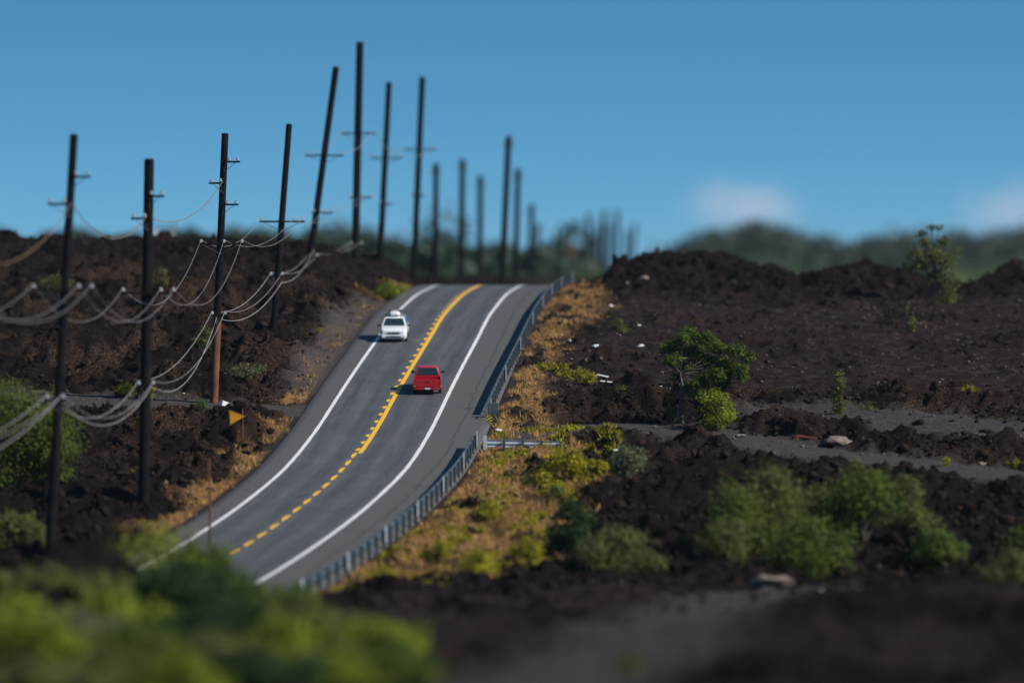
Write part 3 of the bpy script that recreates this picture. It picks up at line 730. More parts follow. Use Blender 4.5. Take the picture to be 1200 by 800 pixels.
# the far wood that reads as one mass
cl = []
rr = random.Random(5)
def wood(px0, px1, y0, y1, cnt, r0, r1, hfac=1.):
    for i in range(cnt):
        Y_ = rr.uniform(y0, y1); px = rr.uniform(px0, px1); x = (px-CX)/F*Y_
        g = float(base(np.array([x]), np.array([Y_]))[0]); r = rr.uniform(r0, r1)
        cl.append((x, Y_, g+r*hfac*rr.uniform(-.1, 1.0), r))
wood(762, 1330, 1600, 2050, 460, 3.5, 6.5)
wood(770, 1330, 1450, 1750, 50, 3, 5)
wood(370, 690, 1100, 1500, 110, 4.5, 7.5, 1.5)
wood(430, 690, 700, 1000, 45, 1.6, 2.8)
wood(-120, 420, 900, 1150, 110, 1.8, 3.2, 1.1)
C = np.array(cl); nl = 62000
r = np.random.default_rng(9); k = r.integers(0, len(C), nl)
v = r.normal(size=(nl, 3)); v /= np.linalg.norm(v, axis=1)[:, None]; 
p = C[k, :3]+v*C[k, 3:4]*r.uniform(.5, 1.05, (nl, 1))
t = r.normal(size=(nl, 3)); t /= np.linalg.norm(t, axis=1)[:, None]; b_ = np.cross(v, t); b_ /= np.linalg.norm(b_, axis=1)[:, None]
s_ = r.uniform(.5, 1.4, (nl, 1))
V = np.stack([p-t*s_, p-b_*s_, p+t*s_, p+b_*s_], 1).reshape(-1, 3)
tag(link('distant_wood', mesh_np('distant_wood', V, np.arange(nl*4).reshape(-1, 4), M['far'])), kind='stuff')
# pale house on the left skyline
x, y = (188-CX)/F*700, 700.
e = empty('far_house', (x, y, gz(x, y))); tag(e, 'small pale house on the left skyline behind the straight pole', 'house')
zt = (HY-273)/F*700-gz(x, y)
bm = bmesh.new(); box(bm, -1.6, 1.6, -1.5, 1.5, -.3, zt-.6); bmobj('wall', bm, M['housewall'], e)
bm = bmesh.new()
vs = [bm.verts.new(v) for v in ((-1.9,-1.8,zt-.6),(1.9,-1.8,zt-.6),(1.9,1.8,zt-.6),(-1.9,1.8,zt-.6),(-1.9,0,zt+.2),(1.9,0,zt+.2))]
for f in ((0,1,5,4),(2,3,4,5),(0,4,3),(1,2,5),(3,2,1,0)): bm.faces.new([vs[i] for i in f])
bmobj('roof', bm, M['houseroof'], e)
bm = bmesh.new(); box(bm, -1.0, -.2, -1.53, -1.502, zt-1.7, zt-1.0); bmobj('window', bm, M['glass'], e)
bm = bmesh.new(); box(bm, .5, 1.1, -1.53, -1.502, -.2, zt-1.0); bmobj('door', bm, M['bark'], e)

# ------------------------------------------------------------------ utility poles
def pole(label, base_px, base_py, top_px, top_py, Y, r0=.23, r1=.15, arms=(), lows=(), mt='pole', fixbase=True, segs=12):
    """arms: (row, half span left px, half span right px, [insulator px])"""
    x = (base_px-CX)/F*Y; g = gz(x, Y)
    T = P(top_px, top_py, Y); B = Vector((x, Y, g-.4))
    zb = (HY-base_py)/F*Y
    e = empty('utility_pole', (x, Y, g)); tag(e, label, 'utility pole', 'wooden utility poles along the road')
    o0 = Vector((x, Y, g))
    bm = bmesh.new(); n = 7
    pts = [(B.lerp(T, i/n))-o0 for i in range(n+1)]
    tube(bm, pts, [r0+(r1-r0)*i/n for i in range(n+1)], segs); bmobj('shaft', bm, M[mt], e, smooth=True)
    if 'rusty brown lower' in label:  # lower third of the same shaft, drawn in a redder brown
        bm = bmesh.new(); tube(bm, [pts[0].lerp(pts[-1], q) for q in (0, .12, .22, .335)], [r0+.02]*4, segs); o_ = bmobj('lower_shaft', bm, M['polered'], e, smooth=True); o_['label'] = 'reddish brown lower part of the shaft'
    ends = []
    if r0 > .2:
        bm = bmesh.new(); q = T-o0; tube(bm, [q+Vector((0,0,.005)), q+Vector((0,0,.06))], [r1*1.08, r1*.5], segs); bmobj('pole_cap', bm, M['galvd'], e)
    for (row, ins, cross) in arms:
        t = (Vector((0, 0, (HY-row)/F*Y)).z-B.z)/(T.z-B.z); c = B.lerp(T, t)-o0
        xs = [(q-CX)/F*Y-o0.x for q in ins]
        if cross:
            bm = bmesh.new(); lo, hi = min(xs+[c.x])-.15, max(xs+[c.x])+.15
            box(bm, lo, hi, -.09-r0, .0-r0+.02, c.z-.16, c.z-.04)
            bmobj('crossarm', bm, M['pole'], e, bevel=.01)
            bm = bmesh.new()
            for sx in (lo+.3, hi-.3):
                tube(bm, [(sx, -r0-.1, c.z-.16), (c.x, -r0-.02, c.z-.75)], .02, 6)
            bmobj('arm_brace', bm, M['galvd'], e)
        for q in xs:
            bm = bmesh.new(); z0 = c.z-.04
            tube(bm, [(q,-r0-.04,z0-.01),(q,-r0-.04,z0+.05),(q,-r0-.04,z0+.07),(q,-r0-.04,z0+.12),(q,-r0-.04,z0+.14),(q,-r0-.04,z0+.20),(q,-r0-.04,z0+.24)], [.03,.03,.11,.10,.05,.10,.03], 10)
            bmobj('insulator', bm, M['porcelain'], e, smooth=True)
            ends.append(o0+Vector((q, -r0-.04, z0+.22)))
    return e, ends
PL = {}
PL[0] = pole('pole outside the left edge carrying the first wires', -120, 640, -100, 130, 208, arms=[(322,[-145,-75,-55],1),(530,[-112,-98],1)])
PL[1] = pole('tall dark leaning pole nearest the left edge of the photo', 57, 603, 87, 158, 247, .25, .20, arms=[(205,[90,104],1),(237,[60,76],1),(337,[40,93,108],1),(466,[56,74],1)])
PL[2] = pole('thick straight black pole second from the left', 168, 580, 175, 187, 268, .31, .27, arms=[(228,[178,190],1),(254,[157,170],1),(341,[145,189,204],1),(450,[163,180],1)])
PL[3] = pole('third pole from the left with a rusty brown lower shaft', 250, 475, 264, 157, 311, .25, .22, arms=[(188,[269,279],1),(213,[248,259],1),(238,[267,277],1),(284,[236,263,284],1),(368,[249,264],1)])
PL[4] = pole('fourth pole from the left leaning right above the left verge', 320, 412, 339, 146, 339, .23, .21, arms=[(258,[307,345,355],1),(322,[318,331],1)])
PL[5] = pole('strongly leaning tall pole left of the tallest pole', 362, 332, 394, 79, 384, .27, .25, arms=[(181,[360,401],1),(248,[368,379,388],1),(300,[362,372],1)])
PL[6] = pole('tallest pole rising almost to the top of the photo', 416, 312, 422, 50, 408, .33, .31, arms=[(155,[402,438],1),(230,[412,425,434],1),(286,[412,424],1)])
PL[7] = pole('pole just right of the tallest one with low crossarms', 445, 308, 456, 97, 432, .28, .26, arms=[(184,[436,470],1),(238,[446,458],1)])
PL[8] = pole('tall pole fourth right of the verge, above the left white line', 484, 300, 495, 91, 452, .30, .28, arms=[(174,[475,510],1),(228,[484,496],1)])
more = [
 ('shorter pole standing over the start of the left white line',510,320,511,192,520,.22), ('first of the two short poles over the yellow line',540,332,542,187,545,.22),
 ('shorter right one of the two poles over the yellow line',562,333,563,206,590,.22), ('tall pole over the right lane at the road crest',587,334,596,160,500,.24),
 ('pole close behind the right side of the tall lane pole',604,334,607,198,580,.22), ('pole above the end of the right white line',621,334,623,239,680,.2),
 ('short pole just right of the one above the white line',628,334,631,262,800,.2), ('faint short pole above the shoulder at the crest',641,334,641,282,900,.18),
 ('thin reddish pole above the guard rail bend',670,334,668,283,860,.18), ('faint pole behind the guard rail crest',651,334,652,276,900,.2),
 ('left pole of the faint far cluster',687,330,690,250,900,.2), ('second pole of the faint far cluster',699,330,700,262,980,.18),
 ('third pole of the faint far cluster, its tallest',707,330,708,247,900,.2), ('pole in the middle of the faint far cluster',714,330,715,262,1050,.18),
 ('fourth tall pole of the faint far cluster',722,330,723,247,960,.2), ('second pole from the right of the faint far cluster',734,330,735,270,1080,.2), ('rightmost pole of the faint far cluster',739,330,744,263,1080,.2),
]
tops = []
for i, (lb, a, b_, c, d_, Y_, r0) in enumerate(more):
    e, en = pole(lb, a, b_, c, d_, Y_, r0*min(Y_, 860)/345, r0*.9*min(Y_, 860)/345, arms=[(d_+9, [c-5, c+5], 1)] if Y_ < 700 else [], mt='polered' if 'reddish' in lb else 'pole')
    tops.append(P(c, d_+9, Y_))

def wire(label, pts, sags, r, mt, name='overhead_wire'):
    bm = bmesh.new(); path = []
    for (A, B), s in zip(zip(pts[:-1], pts[1:]), sags):
        for i in range(14):
            t = i/14; p = A.lerp(B, t); p.z -= 4*s*t*(1-t); path.append(p)
    path.append(pts[-1]); o0 = path[0].copy()
    tube(bm, [p-o0 for p in path], r, 6)
    o = bmobj(name, bm, M[mt], None, smooth=True, loc=o0)
    return tag(o, label, 'wire', 'wires strung between the poles')
def E(p, i): return PL[p][1][i]
upper = lambda j: [E(0,j), E(1,4+j), E(2,4+j), E(3,3*0+([3,4,5][j])), E(4,j), E(5,2+j), E(6,2+j)]
# insulator indices: pole1 arms give 2,2,3,2 -> upper set starts at 4, lower at 7
for j, lb in enumerate(('left-hand upper conductor sagging between the insulators of the front poles', 'middle upper conductor sagging between the insulators of the front poles', 'right-hand upper conductor sagging between the insulators of the front poles')):
    pts = [E(0,j), E(1,4+j), E(2,4+j), E(3, [6,7,8][j]) if len(PL[3][1]) > 8 else E(3,j), E(4,j), E(5,2+j), E(6,2+j)]
    wire(lb, pts, [1.9+.1*j, 1.9, 2.3, 1.1, .7, .5], .014, 'wire')
lowers = [('pale lower cable attached left of the pole shafts', 0, 'wirew'), ('pale lower cable attached right of the pole shafts', 1, 'wire')]
for lb, j, mt in lowers:
    pts = [E(0,3+j), E(1,7+j), E(2,7+j), E(3,9+j), E(4,3+j), E(5,5+j), E(6,5+j)]
    wire(lb, pts, [.9, 1.6, 1.1+.4*j, .9, .6, .4], .017, mt)
# thin service cable slung low from pole to pole, and the dull upper wires
def onpole(px, py, Y): return P(px, py, Y)
wire('thick grey telephone cable hanging lowest along the front poles', [P(-110,560,208), P(69,467,246.6), P(178,452,267.6), P(254,372,310.7), P(330,331,338.7), P(368,292,383.7)], [.9,1.75,1.9,1.1,.7], .020, 'wirew')
wire('thin dull orange wire slack behind the front leaning pole', [P(-90,262,208), P(84,238,247-.3), P(172,253,268-.3), P(261,213,311-.3)], [2.4,1.5,1.2], .025, 'wireo')
wire('high faint wire linking the tall leaning poles', [E(5,0), E(6,0), E(7,0), E(8,0)], [.6,.5,.5], .025, 'wire')
wire('second high faint wire linking the tall leaning poles', [E(5,1), E(6,1), E(7,1), E(8,1)], [.6,.5,.5], .025, 'wire')
# pole-mounted service box on the foot of the rusty pole
x = (262-CX)/F*309.5
bm = bmesh.new(); box(bm, -.25, .25, -.15, .15, 0, .32); bm2 = bm
o = bmobj('cable_box', bm, M['white'], None, bevel=.03, loc=(x, 309.5, gz(x, 309.5))); o.rotation_euler = (.1, .3, .6)
tag(o, 'white box lying at the foot of the rusty brown pole', 'box')
# slim rusty roadside post
x, y = (246-CX)/F*249, 249.
g = gz(x, y); bm = bmesh.new(); tube(bm, [(0,0,-.4),(0,0,2),((244-246)/F*y,0,(HY-538)/F*y-g)], [.075,.07,.065], 10)
o = bmobj('roadside_post', bm, M['polered'], None, smooth=True, loc=(x, y, g)); tag(o, 'slim rusty brown post standing at the left road edge in front of the white line', 'post')
x, y = hit(318.5, 413, 300)

# ------------------------------------------------------------------ pennant sign
x, y = hit(284, 512, 270)
Yp = y; s = Yp/F; g = gz(x, y)
e = empty('pennant_sign', (x, y, g)); tag(e, 'yellow-orange triangular pennant sign pointing at the road on the left verge', 'sign')
bm = bmesh.new(); tube(bm, [(0, .06, -.3), (0, .06, (512-474)*s)], .05, 8); bmobj('post', bm, M['polered'], e)
bm = bmesh.new()
A = [(-16*s, 0, (512-475.5)*s), (-15*s, 0, (512-494)*s), (4*s, 0, (512-483)*s)]
f = [bm.verts.new(v) for v in A]; g_ = [bm.verts.new((v[0], .02, v[2])) for v in A]
bm.faces.new(f); bm.faces.new(g_[::-1])
for i in range(3): bm.faces.new((f[i], f[(i+1) % 3], g_[(i+1) % 3], g_[i]))
bmobj('sign_panel', bm, M['sign'], e)
bm = bmesh.new()
c = Vector((sum(a[0] for a in A)/3, 0, sum(a[2] for a in A)/3))
for i in range(3):
    a0, a1 = Vector(A[i]), Vector(A[(i+1) % 3])
    q = [c+(a0-c)*.93, c+(a1-c)*.93, c+(a1-c)*.85, c+(a0-c)*.85]
    bm.faces.new([bm.verts.new((w.x, -.006, w.z)) for w in q])
bmobj('sign_border', bm, M['hazardk'], e)

# ------------------------------------------------------------------ guard rails
WB = [(u*1.35, v) for u, v in [(-.155,.0),(-.13,.05),(-.08,.085),(-.05,.05),(-.02,0.0),(.02,0.0),(.05,.05),(.08,.085),(.13,.05),(.155,.0)]]
def guardrail(label, pathf, s0, s1, step, refl, hgt=.66, postmat='galvd', beammat='galv'):
    """pathf(t) -> ((x,y,z), normal pointing to the road)"""
    p0, n0 = pathf(s0)
    e = empty('guard_rail', p0); tag(e, label, 'guard rail')
    o0 = Vector(p0)
    ts = np.arange(s0, s1+1e-6, step/4) if s1 > s0 else np.arange(s0, s1-1e-6, -step/4)
    rows = []
    for t in ts:
        p, nr = pathf(t); p = Vector(p)-o0; nr = Vector(nr)
        rows.append([p+nr*(.10+v)+Vector((0, 0, hgt+u)) for u, v in WB]+[p+nr*(.085+v)+Vector((0, 0, hgt+u)) for u, v in WB[::-1]])
    bm = bmesh.new(); R = [[bm.verts.new(q) for q in r] for r in rows]; k = len(R[0])
    for a, b in zip(R[:-1], R[1:]):
        for j in range(k): bm.faces.new((a[j], a[(j+1) % k], b[(j+1) % k], b[j]))
    bm.faces.new(R[0]); bm.faces.new(R[-1][::-1])
    bmobj('rail_beam', bm, M[beammat], e)
    m = 0
    for i, t in enumerate(ts[::4]):
        p, nr = pathf(t); p = Vector(p)-o0; a = math.atan2(nr[1], nr[0])
        Mx = Matrix.Translation(p) @ Matrix.Rotation(a, 4, 'Z')
        bm = bmesh.new(); box(bm, -.10, .05, -.08, .08, -.5, hgt+.20, Mx); bmobj('post', bm, M[postmat], e, bevel=.008)
        if i % refl == 0:
            bm = bmesh.new(); box(bm, -.15, -.11, -.11, .11, hgt-.42, hgt+.45, Mx); bmobj('reflector', bm, M['reflector'], e, bevel=.005)
    return e
def railpath(off0, off1=None, ya=0, yb=1):
    def f(Y):
        th = float(heading(Y)); o = off0 if off1 is None else off0+(off1-off0)*(Y-ya)/(yb-ya)
        return (float(Xc(Y))+o*math.cos(th), Y-o*math.sin(th), float(Zr(Y))-.05), (-math.cos(th), math.sin(th), 0)
    return f
guardrail('long upper steel guard rail curving up to the road crest', railpath(6.7, 7.4, 305, 410), 305.5, 416, 1.9, 8)
guardrail('lower steel guard rail curving down towards the foreground', railpath(7.25, 6.75, 230, 298), 290.5, 232, 1.9, 5)
pa, pb = P(566, 524, 298.0), P(656, 526, 297.0)
def cross(t):
    q = pa.lerp(pb, t/7.0); 
    return (q.x, q.y, gz(q.x, q.y)-.02 if t > 1.0 else float(Zr(298))-.08), (0.02, -1, 0)
ce = guardrail('short cross guard rail facing the camera at the side track mouth', lambda t: ((-1.75+t, 290.2, float(Zr(290.2))-.18-.02*t), (0.02, 1, 0)), 0.15, 4.75, 1.12, 99, .56, 'galvd', 'galvb')
# impact terminal at the near end of the upper rail
x, y, z = railpath(7.0)(304.6)[0]
e = empty('rail_terminal', (x, y, z)); tag(e, 'square pale blue-grey impact head with striped panel at the rail end', 'rail end')
bm = bmesh.new(); box(bm, -.30, .36, -.12, .12, .25, .95); bmobj('impact_head', bm, M['galv'], e, bevel=.03)
bm = bmesh.new(); box(bm, -.05, .08, -.05, .05, -.4, .249); bmobj('post', bm, M['galvd'], e)
bm = bmesh.new(); tube(bm, [(-.35,0,.55),(-.5,-.7,.45),(-.2,-1.5,.1),(-.05,-1.7,-.1)], .045, 8); bmobj('anchor_cable', bm, M['galv'], e, smooth=True)
# striped object marker
x, y = float(Xc(301.5))+6.95, 301.5; g = float(Zr(301.5))-.15
e = empty('object_marker', (x, y, g)); tag(e, 'small black and yellow striped marker plate below the rail end', 'marker sign')
bm = bmesh.new(); tube(bm, [(0,.05,-.2),(0,.05,.75)], .035, 8); bmobj('post', bm, M['galvd'], e)
bm = bmesh.new(); box(bm, -.19, .19, -.01, .015, .25, .75); bmobj('sign_panel', bm, M['hazardy'], e)
bm = bmesh.new()
for k_ in range(-1, 3):
    z0 = .25+k_*.19
    q = [(-.19, z0), (.19, z0+.22), (.19, z0+.31), (-.19, z0+.09)]
    q = [(a, min(max(b, .25), .75)) for a, b in q]
    if q[0][1] < q[3][1] or q[1][1] < q[2][1]:
        try: bm.faces.new([bm.verts.new((a, -.014, b)) for a, b in q])
        except Exception: pass
bmobj('stripe', bm, M['hazardk'], e)

# ------------------------------------------------------------------ vehicles (front towards -Y)
def loft(bm, secs, cap=True):
    """secs: list of (y, [(x,z)...half profile from bottom centre outwards to top centre])"""
    rings = []
    for y, hp in secs:
        full = [(x, z) for x, z in hp]+[(-x, z) for x, z in hp[::-1]]
        rings.append([bm.verts.new((x, y, z)) for x, z in full])
    k = len(rings[0])
    for a, b in zip(rings[:-1], rings[1:]):
        for j in range(k): bm.faces.new((a[j], a[(j+1) % k], b[(j+1) % k], b[j]))
    if cap: bm.faces.new(rings[0]); bm.faces.new(rings[-1][::-1])
def hp(w, zb, zt, crown=.03, tuck=.10):
    return [(w*.55, zb), (w*.92, zb+.01), (w-.03, zb+.12), (w, zb+(zt-zb)*.42), (w-.015, zb+(zt-zb)*.62), (w-.05, zt-.07), (w-tuck, zt-.005), (w*.5, zt+crown*.7), (.02, zt+crown)]
def wheel(e, x, y, r, w=.21):
    t = bmesh.new(); prof = [(-w/2,r*.62),(-w/2,r*.93),(-w*.38,r),(w*.38,r),(w/2,r*.93),(w/2,r*.62)]
    R = [[t.verts.new((a, q*math.cos(2*math.pi*j/24), q*math.sin(2*math.pi*j/24))) for a, q in prof] for j in range(24)]
    for j in range(24):
        for i in range(5): t.faces.new((R[j][i], R[j][i+1], R[(j+1)%24][i+1], R[(j+1)%24][i]))
    wo = empty('wheel', (x, y, r)); wo.parent = e; 
    bmobj('tyre', t, M['rubber'], wo, smooth=True)
    q = bmesh.new(); sgn = 1 if x > 0 else -1
    tube(q, [(-w*.38,0,0),(w*.38,0,0)], r*.625, 24)
    tube(q, [(sgn*w*.38,0,0),(sgn*w*.47,0,0)], r*.16, 12)
    for k_ in range(5):
        a = 2*math.pi*k_/5; tube(q, [(sgn*w*.42,0,0),(sgn*w*.42,r*.58*math.cos(a),r*.58*math.sin(a))], .035, 6)
    bmobj('rim', q, M['chrome'], wo, smooth=True)
def panel(bm, q, off, inset=.06, round_=True):
    q = [Vector(v) for v in q]; c = sum(q, Vector())/4; n = (q[1]-q[0]).cross(q[3]-q[0]).normalized()
    if n.dot(c-Vector((0, c.y*0+2.4, .6))) < 0: n = -n
    q = [v+(c-v)*inset+n*off for v in q]
    back = [v-n*(off+.02) for v in q]
    a = [bm.verts.new(v) for v in q]; b = [bm.verts.new(v) for v in back]
    bm.faces.new(a); bm.faces.new(b[::-1])
    for i in range(4): bm.faces.new((a[i], b[i], b[(i+1)%4], a[(i+1)%4]))
def cabin(e, y0, y1, y2, y3, wb, wt, zb, zt, paintm, side_split=2):
    """y0 base front, y1 roof front, y2 roof rear, y3 base rear"""
    bm = bmesh.new()
    r0 = [(-wb,y0,zb),(wb,y0,zb),(wb,y3,zb),(-wb,y3,zb)]; r1 = [(-wt,y1,zt-.03),(wt,y1,zt-.03),(wt,y2,zt-.03),(-wt,y2,zt-.03)]
    a = [bm.verts.new(v) for v in r0]; b = [bm.verts.new(v) for v in r1]
    c = [bm.verts.new((x*.8, y+(.18 if y == y1 else -.18), zt+.01)) for x, y, z in r1]
    for i in range(4):
        bm.faces.new((a[i], a[(i+1)%4], b[(i+1)%4], b[i])); bm.faces.new((b[i], b[(i+1)%4], c[(i+1)%4], c[i]))
    bm.faces.new(c); bm.faces.new(a[::-1])
    bmobj('cabin', bm, paintm, e, smooth=True, bevel=.04)
    g = bmesh.new(); panel(g, [r0[0], r0[1], r1[1], r1[0]], .012, .13); bmobj('windscreen', g, M['glass'], e, bevel=.01)
    g = bmesh.new(); panel(g, [r0[2], r0[3], r1[3], r1[2]], .012, .14); bmobj('rear_window', g, M['glass'], e, bevel=.01)
    for sx in (1, 2):
        i, j = ((1, 2), (3, 0))[sx-1]
        A, B, C_, D = Vector(r0[i]), Vector(r0[j]), Vector(r1[j]), Vector(r1[i])
        for k_ in range(side_split):
            t0, t1 = k_/side_split, (k_+1)/side_split
            g = bmesh.new(); panel(g, [A.lerp(B,t0+.01), A.lerp(B,t1-.01), D.lerp(C_,t1-.01), D.lerp(C_,t0+.01)], .012, .10); bmobj('side_window', g, M['glass'], e, bevel=.01)
def mirror(e, x, y, z, mt):
    bm = bmesh.new(); s_ = 1 if x > 0 else -1
    box(bm, x, x+s_*.20, y-.05, y+.07, z-.02, z+.14) if s_ > 0 else box(bm, x+s_*.20, x, y-.05, y+.07, z-.02, z+.14)
    box(bm, min(x-s_*.08, x), max(x-s_*.08, x), y-.02, y+.03, z, z+.05)
    bmobj('mirror', bm, mt, e, bevel=.025)
def part(e, name, mt, *b, bevel=.015):
    bm = bmesh.new(); box(bm, *b); return bmobj(name, bm, M[mt], e, bevel=bevel)

# white SUV coming towards the camera
Yw = 341.5; xw = (461-CX)/F*Yw
def place(e, x, Y, flip, sc=1.):
    th = float(heading(Y)); sl = math.atan(float(Zr(Y+2)-Zr(Y-2))/4)
    e.location = (x, Y, float(Zr(Y))+.004)
    e.rotation_euler = (sl if not flip else -sl, 0, -th*.35+(math.pi if flip else 0)); e.scale = (sc, sc, sc)
e = empty('white_suv', (0,0,0)); tag(e, 'white sport utility car with a loaded roof rack driving towards the camera', 'car')
bm = bmesh.new()
loft(bm, [(0.02, hp(.66,.36,.70,.02)), (.06, hp(.78,.28,.84,.02)), (.22, hp(.86,.24,.93,.03)), (.6, hp(.90,.23,1.00,.04)), (1.15, hp(.91,.24,1.07,.05)), (2.2, hp(.91,.24,1.10,.02)), (3.6, hp(.91,.24,1.12,.02)), (4.25, hp(.89,.28,1.12,.02)), (4.46, hp(.84,.34,1.05,.02)), (4.5, hp(.78,.40,.95,.02))])
bmobj('body', bm, M['whitecar'], e, smooth=True)
cabin(e, 1.08, 1.78, 4.0, 4.42, .85, .66, 1.07, 1.66, M['whitecar'], 3)
part(e, 'grille', 'plastic', -.40, .40, -.012, .05, .60, .76)
part(e, 'grille_bar', 'chrome', -.30, .30, -.025, .0, .665, .69, bevel=.004)
for sx in (-1, 1):
    bm = bmesh.new(); vs = [(sx*.44,.02,.62),(sx*.74,.08,.66),(sx*.80,.20,.80),(sx*.46,.05,.77)]
    panel(bm, vs if sx > 0 else vs[::-1], .03, .02); bmobj('headlight', bm, M['lens'], e, bevel=.01)
    part(e, 'fog_light', 'lens', *(sorted((sx*.52, sx*.66))), .01, .06, .40, .48)
    mirror(e, sx*.90, 1.32, 1.06, M['plastic'])
    for y_ in (.88, 3.55): wheel(e, sx*.80, y_, .34)
    part(e, 'roof_rail', 'plastic', *(sorted((sx*.60, sx*.65))), 1.9, 3.9, 1.672, 1.72)
    part(e, 'wheel_arch_trim', 'plastic', *(sorted((sx*.90, sx*.925))), .45, 1.31, .60, .70)
part(e, 'bumper', 'whitecar', -.80, .80, -.05, .2, .34, .56, bevel=.05)
part(e, 'lower_grille', 'plastic', -.48, .48, -.062, -.02, .37, .47)
part(e, 'licence_plate', 'plate', -.16, .16, -.075, -.055, .47, .56, bevel=.003)
for y_ in (2.2, 3.3): part(e, 'roof_rack_bar', 'plastic', -.72, .72, y_-.03, y_+.03, 1.73, 1.77)
place(e, xw, Yw, False, 1.0); e.scale = (1.05, 1, .95)
e.location.y -= 0
# luggage on the rack: a thing of its own
rack = empty('roof_box', (0,0,0)); tag(rack, 'white luggage box strapped on the roof rack of the white car', 'roof box')
bm = bmesh.new()
def bx(w, z0, z1): return [(w*.6, z0), (w*.95, z0+.02), (w, z0+(z1-z0)*.4), (w*.9, z1-.05), (w*.6, z1), (.02, z1+.01)]
loft(bm, [(1.95, bx(.30,0,.16)), (2.1, bx(.40,0,.25)), (2.6, bx(.44,0,.30)), (3.4, bx(.44,0,.28)), (3.65, bx(.36,0.02,.2))])
bmobj('shell', bm, M['whitecar'], rack, smooth=True)
for y_ in (2.35, 3.15):
    bm = bmesh.new(); box(bm, -.455, .455, y_-.03, y_+.03, .0, .315); bmobj('strap', bm, M['plastic'], rack)
place(rack, xw, Yw, False, .95)
rm = e.rotation_euler.to_matrix(); off = rm @ Vector((.0, .05, 1.772*.95)); rack.location = Vector(e.location)+off

# red pickup driving away
e = empty('red_pickup', (0,0,0)); tag(e, 'red pickup truck driving away from the camera in the right lane', 'pickup truck')
bm = bmesh.new()
loft(bm, [(0.02, hp(.66,.42,.78,.02)), (.08, hp(.76,.34,.90,.02)), (.3, hp(.84,.32,.98,.03)), (1.2, hp(.86,.36,1.06,.04)), (1.6, hp(.86,.38,1.10,.02)), (3.12, hp(.86,.40,1.10,.02))])
bmobj('body', bm, M['redcar'], e, smooth=True)
cabin(e, 1.35, 1.95, 2.95, 3.14, .79, .60, 1.09, 1.68, M['redcar'], 1)
bm = bmesh.new()
box(bm, -.86, -.78, 3.16, 4.92, .50, 1.10); box(bm, .78, .86, 3.16, 4.92, .50, 1.10); box(bm, -.779, .779, 3.16, 3.22, .50, 1.10)
bmobj('bed_side', bm, M['redcar'], e, bevel=.03)
part(e, 'bed_floor', 'plastic', -.775, .775, 3.23, 4.88, .54, .60)
part(e, 'tailgate', 'redcar', -.72, .72, 4.88, 4.95, .56, 1.08, bevel=.025)
part(e, 'tailgate_trim', 'plastic', -.70, .70, 4.952, 4.962, .545, .585, bevel=.003)
part(e, 'tailgate_handle', 'plastic', -.12, .12, 4.952, 4.97, .88, .95)
part(e, 'bumper', 'redcar', -.80, .80, 4.97, 5.12, .38, .53, bevel=.03)
part(e, 'licence_plate', 'plate', -.16, .16, 5.122, 5.135, .41, .51, bevel=.003)
for sx in (-1, 1):
    part(e, 'tail_light', 'redlens', *(sorted((sx*.735, sx*.865))), 4.925, 4.965, .66, .98, bevel=.01)
    part(e, 'turn_light', 'amber', *(sorted((sx*.735, sx*.865))), 4.925, 4.963, .58, .655, bevel=.006)
    part(e, 'headlight', 'lens', *(sorted((sx*.45, sx*.70))), -.01, .10, .62, .78)
    mirror(e, sx*.84, 1.75, 1.10, M['plastic'])
    for y_ in (.85, 4.05): wheel(e, sx*.76, y_, .35)
part(e, 'number_lamp', 'lens', -.03, .03, 5.122, 5.13, .515, .53, bevel=.002)
part(e, 'differential', 'plastic', -.14, .14, 3.9, 4.2, .24, .5, bevel=.05)
part(e, 'chassis', 'plastic', -.45, .45, .6, 4.85, .34, .54)
part(e, 'mud_flap', 'rubber', -.84, -.66, 4.42, 4.45, .18, .5, bevel=.004); part(e, 'mud_flap', 'rubber', .66, .84, 4.42, 4.45, .18, .5, bevel=.004)
# front faces away: local -Y front -> rotate by 180 degrees; tail at row 462
Yr = 314.5; xr = (501-CX)/F*Yr; th = float(heading(Yr+2.5)); sl = math.atan(float(Zr(Yr+4)-Zr(Yr))/4)
e.rotation_euler = (-sl, 0, math.pi+.012); e.scale = (1.05, .99, .94)
tail = e.rotation_euler.to_matrix() @ Vector((0, 5.1*.99, 0)); e.location = Vector((xr, Yr, float(Zr(Yr))+.004))-tail

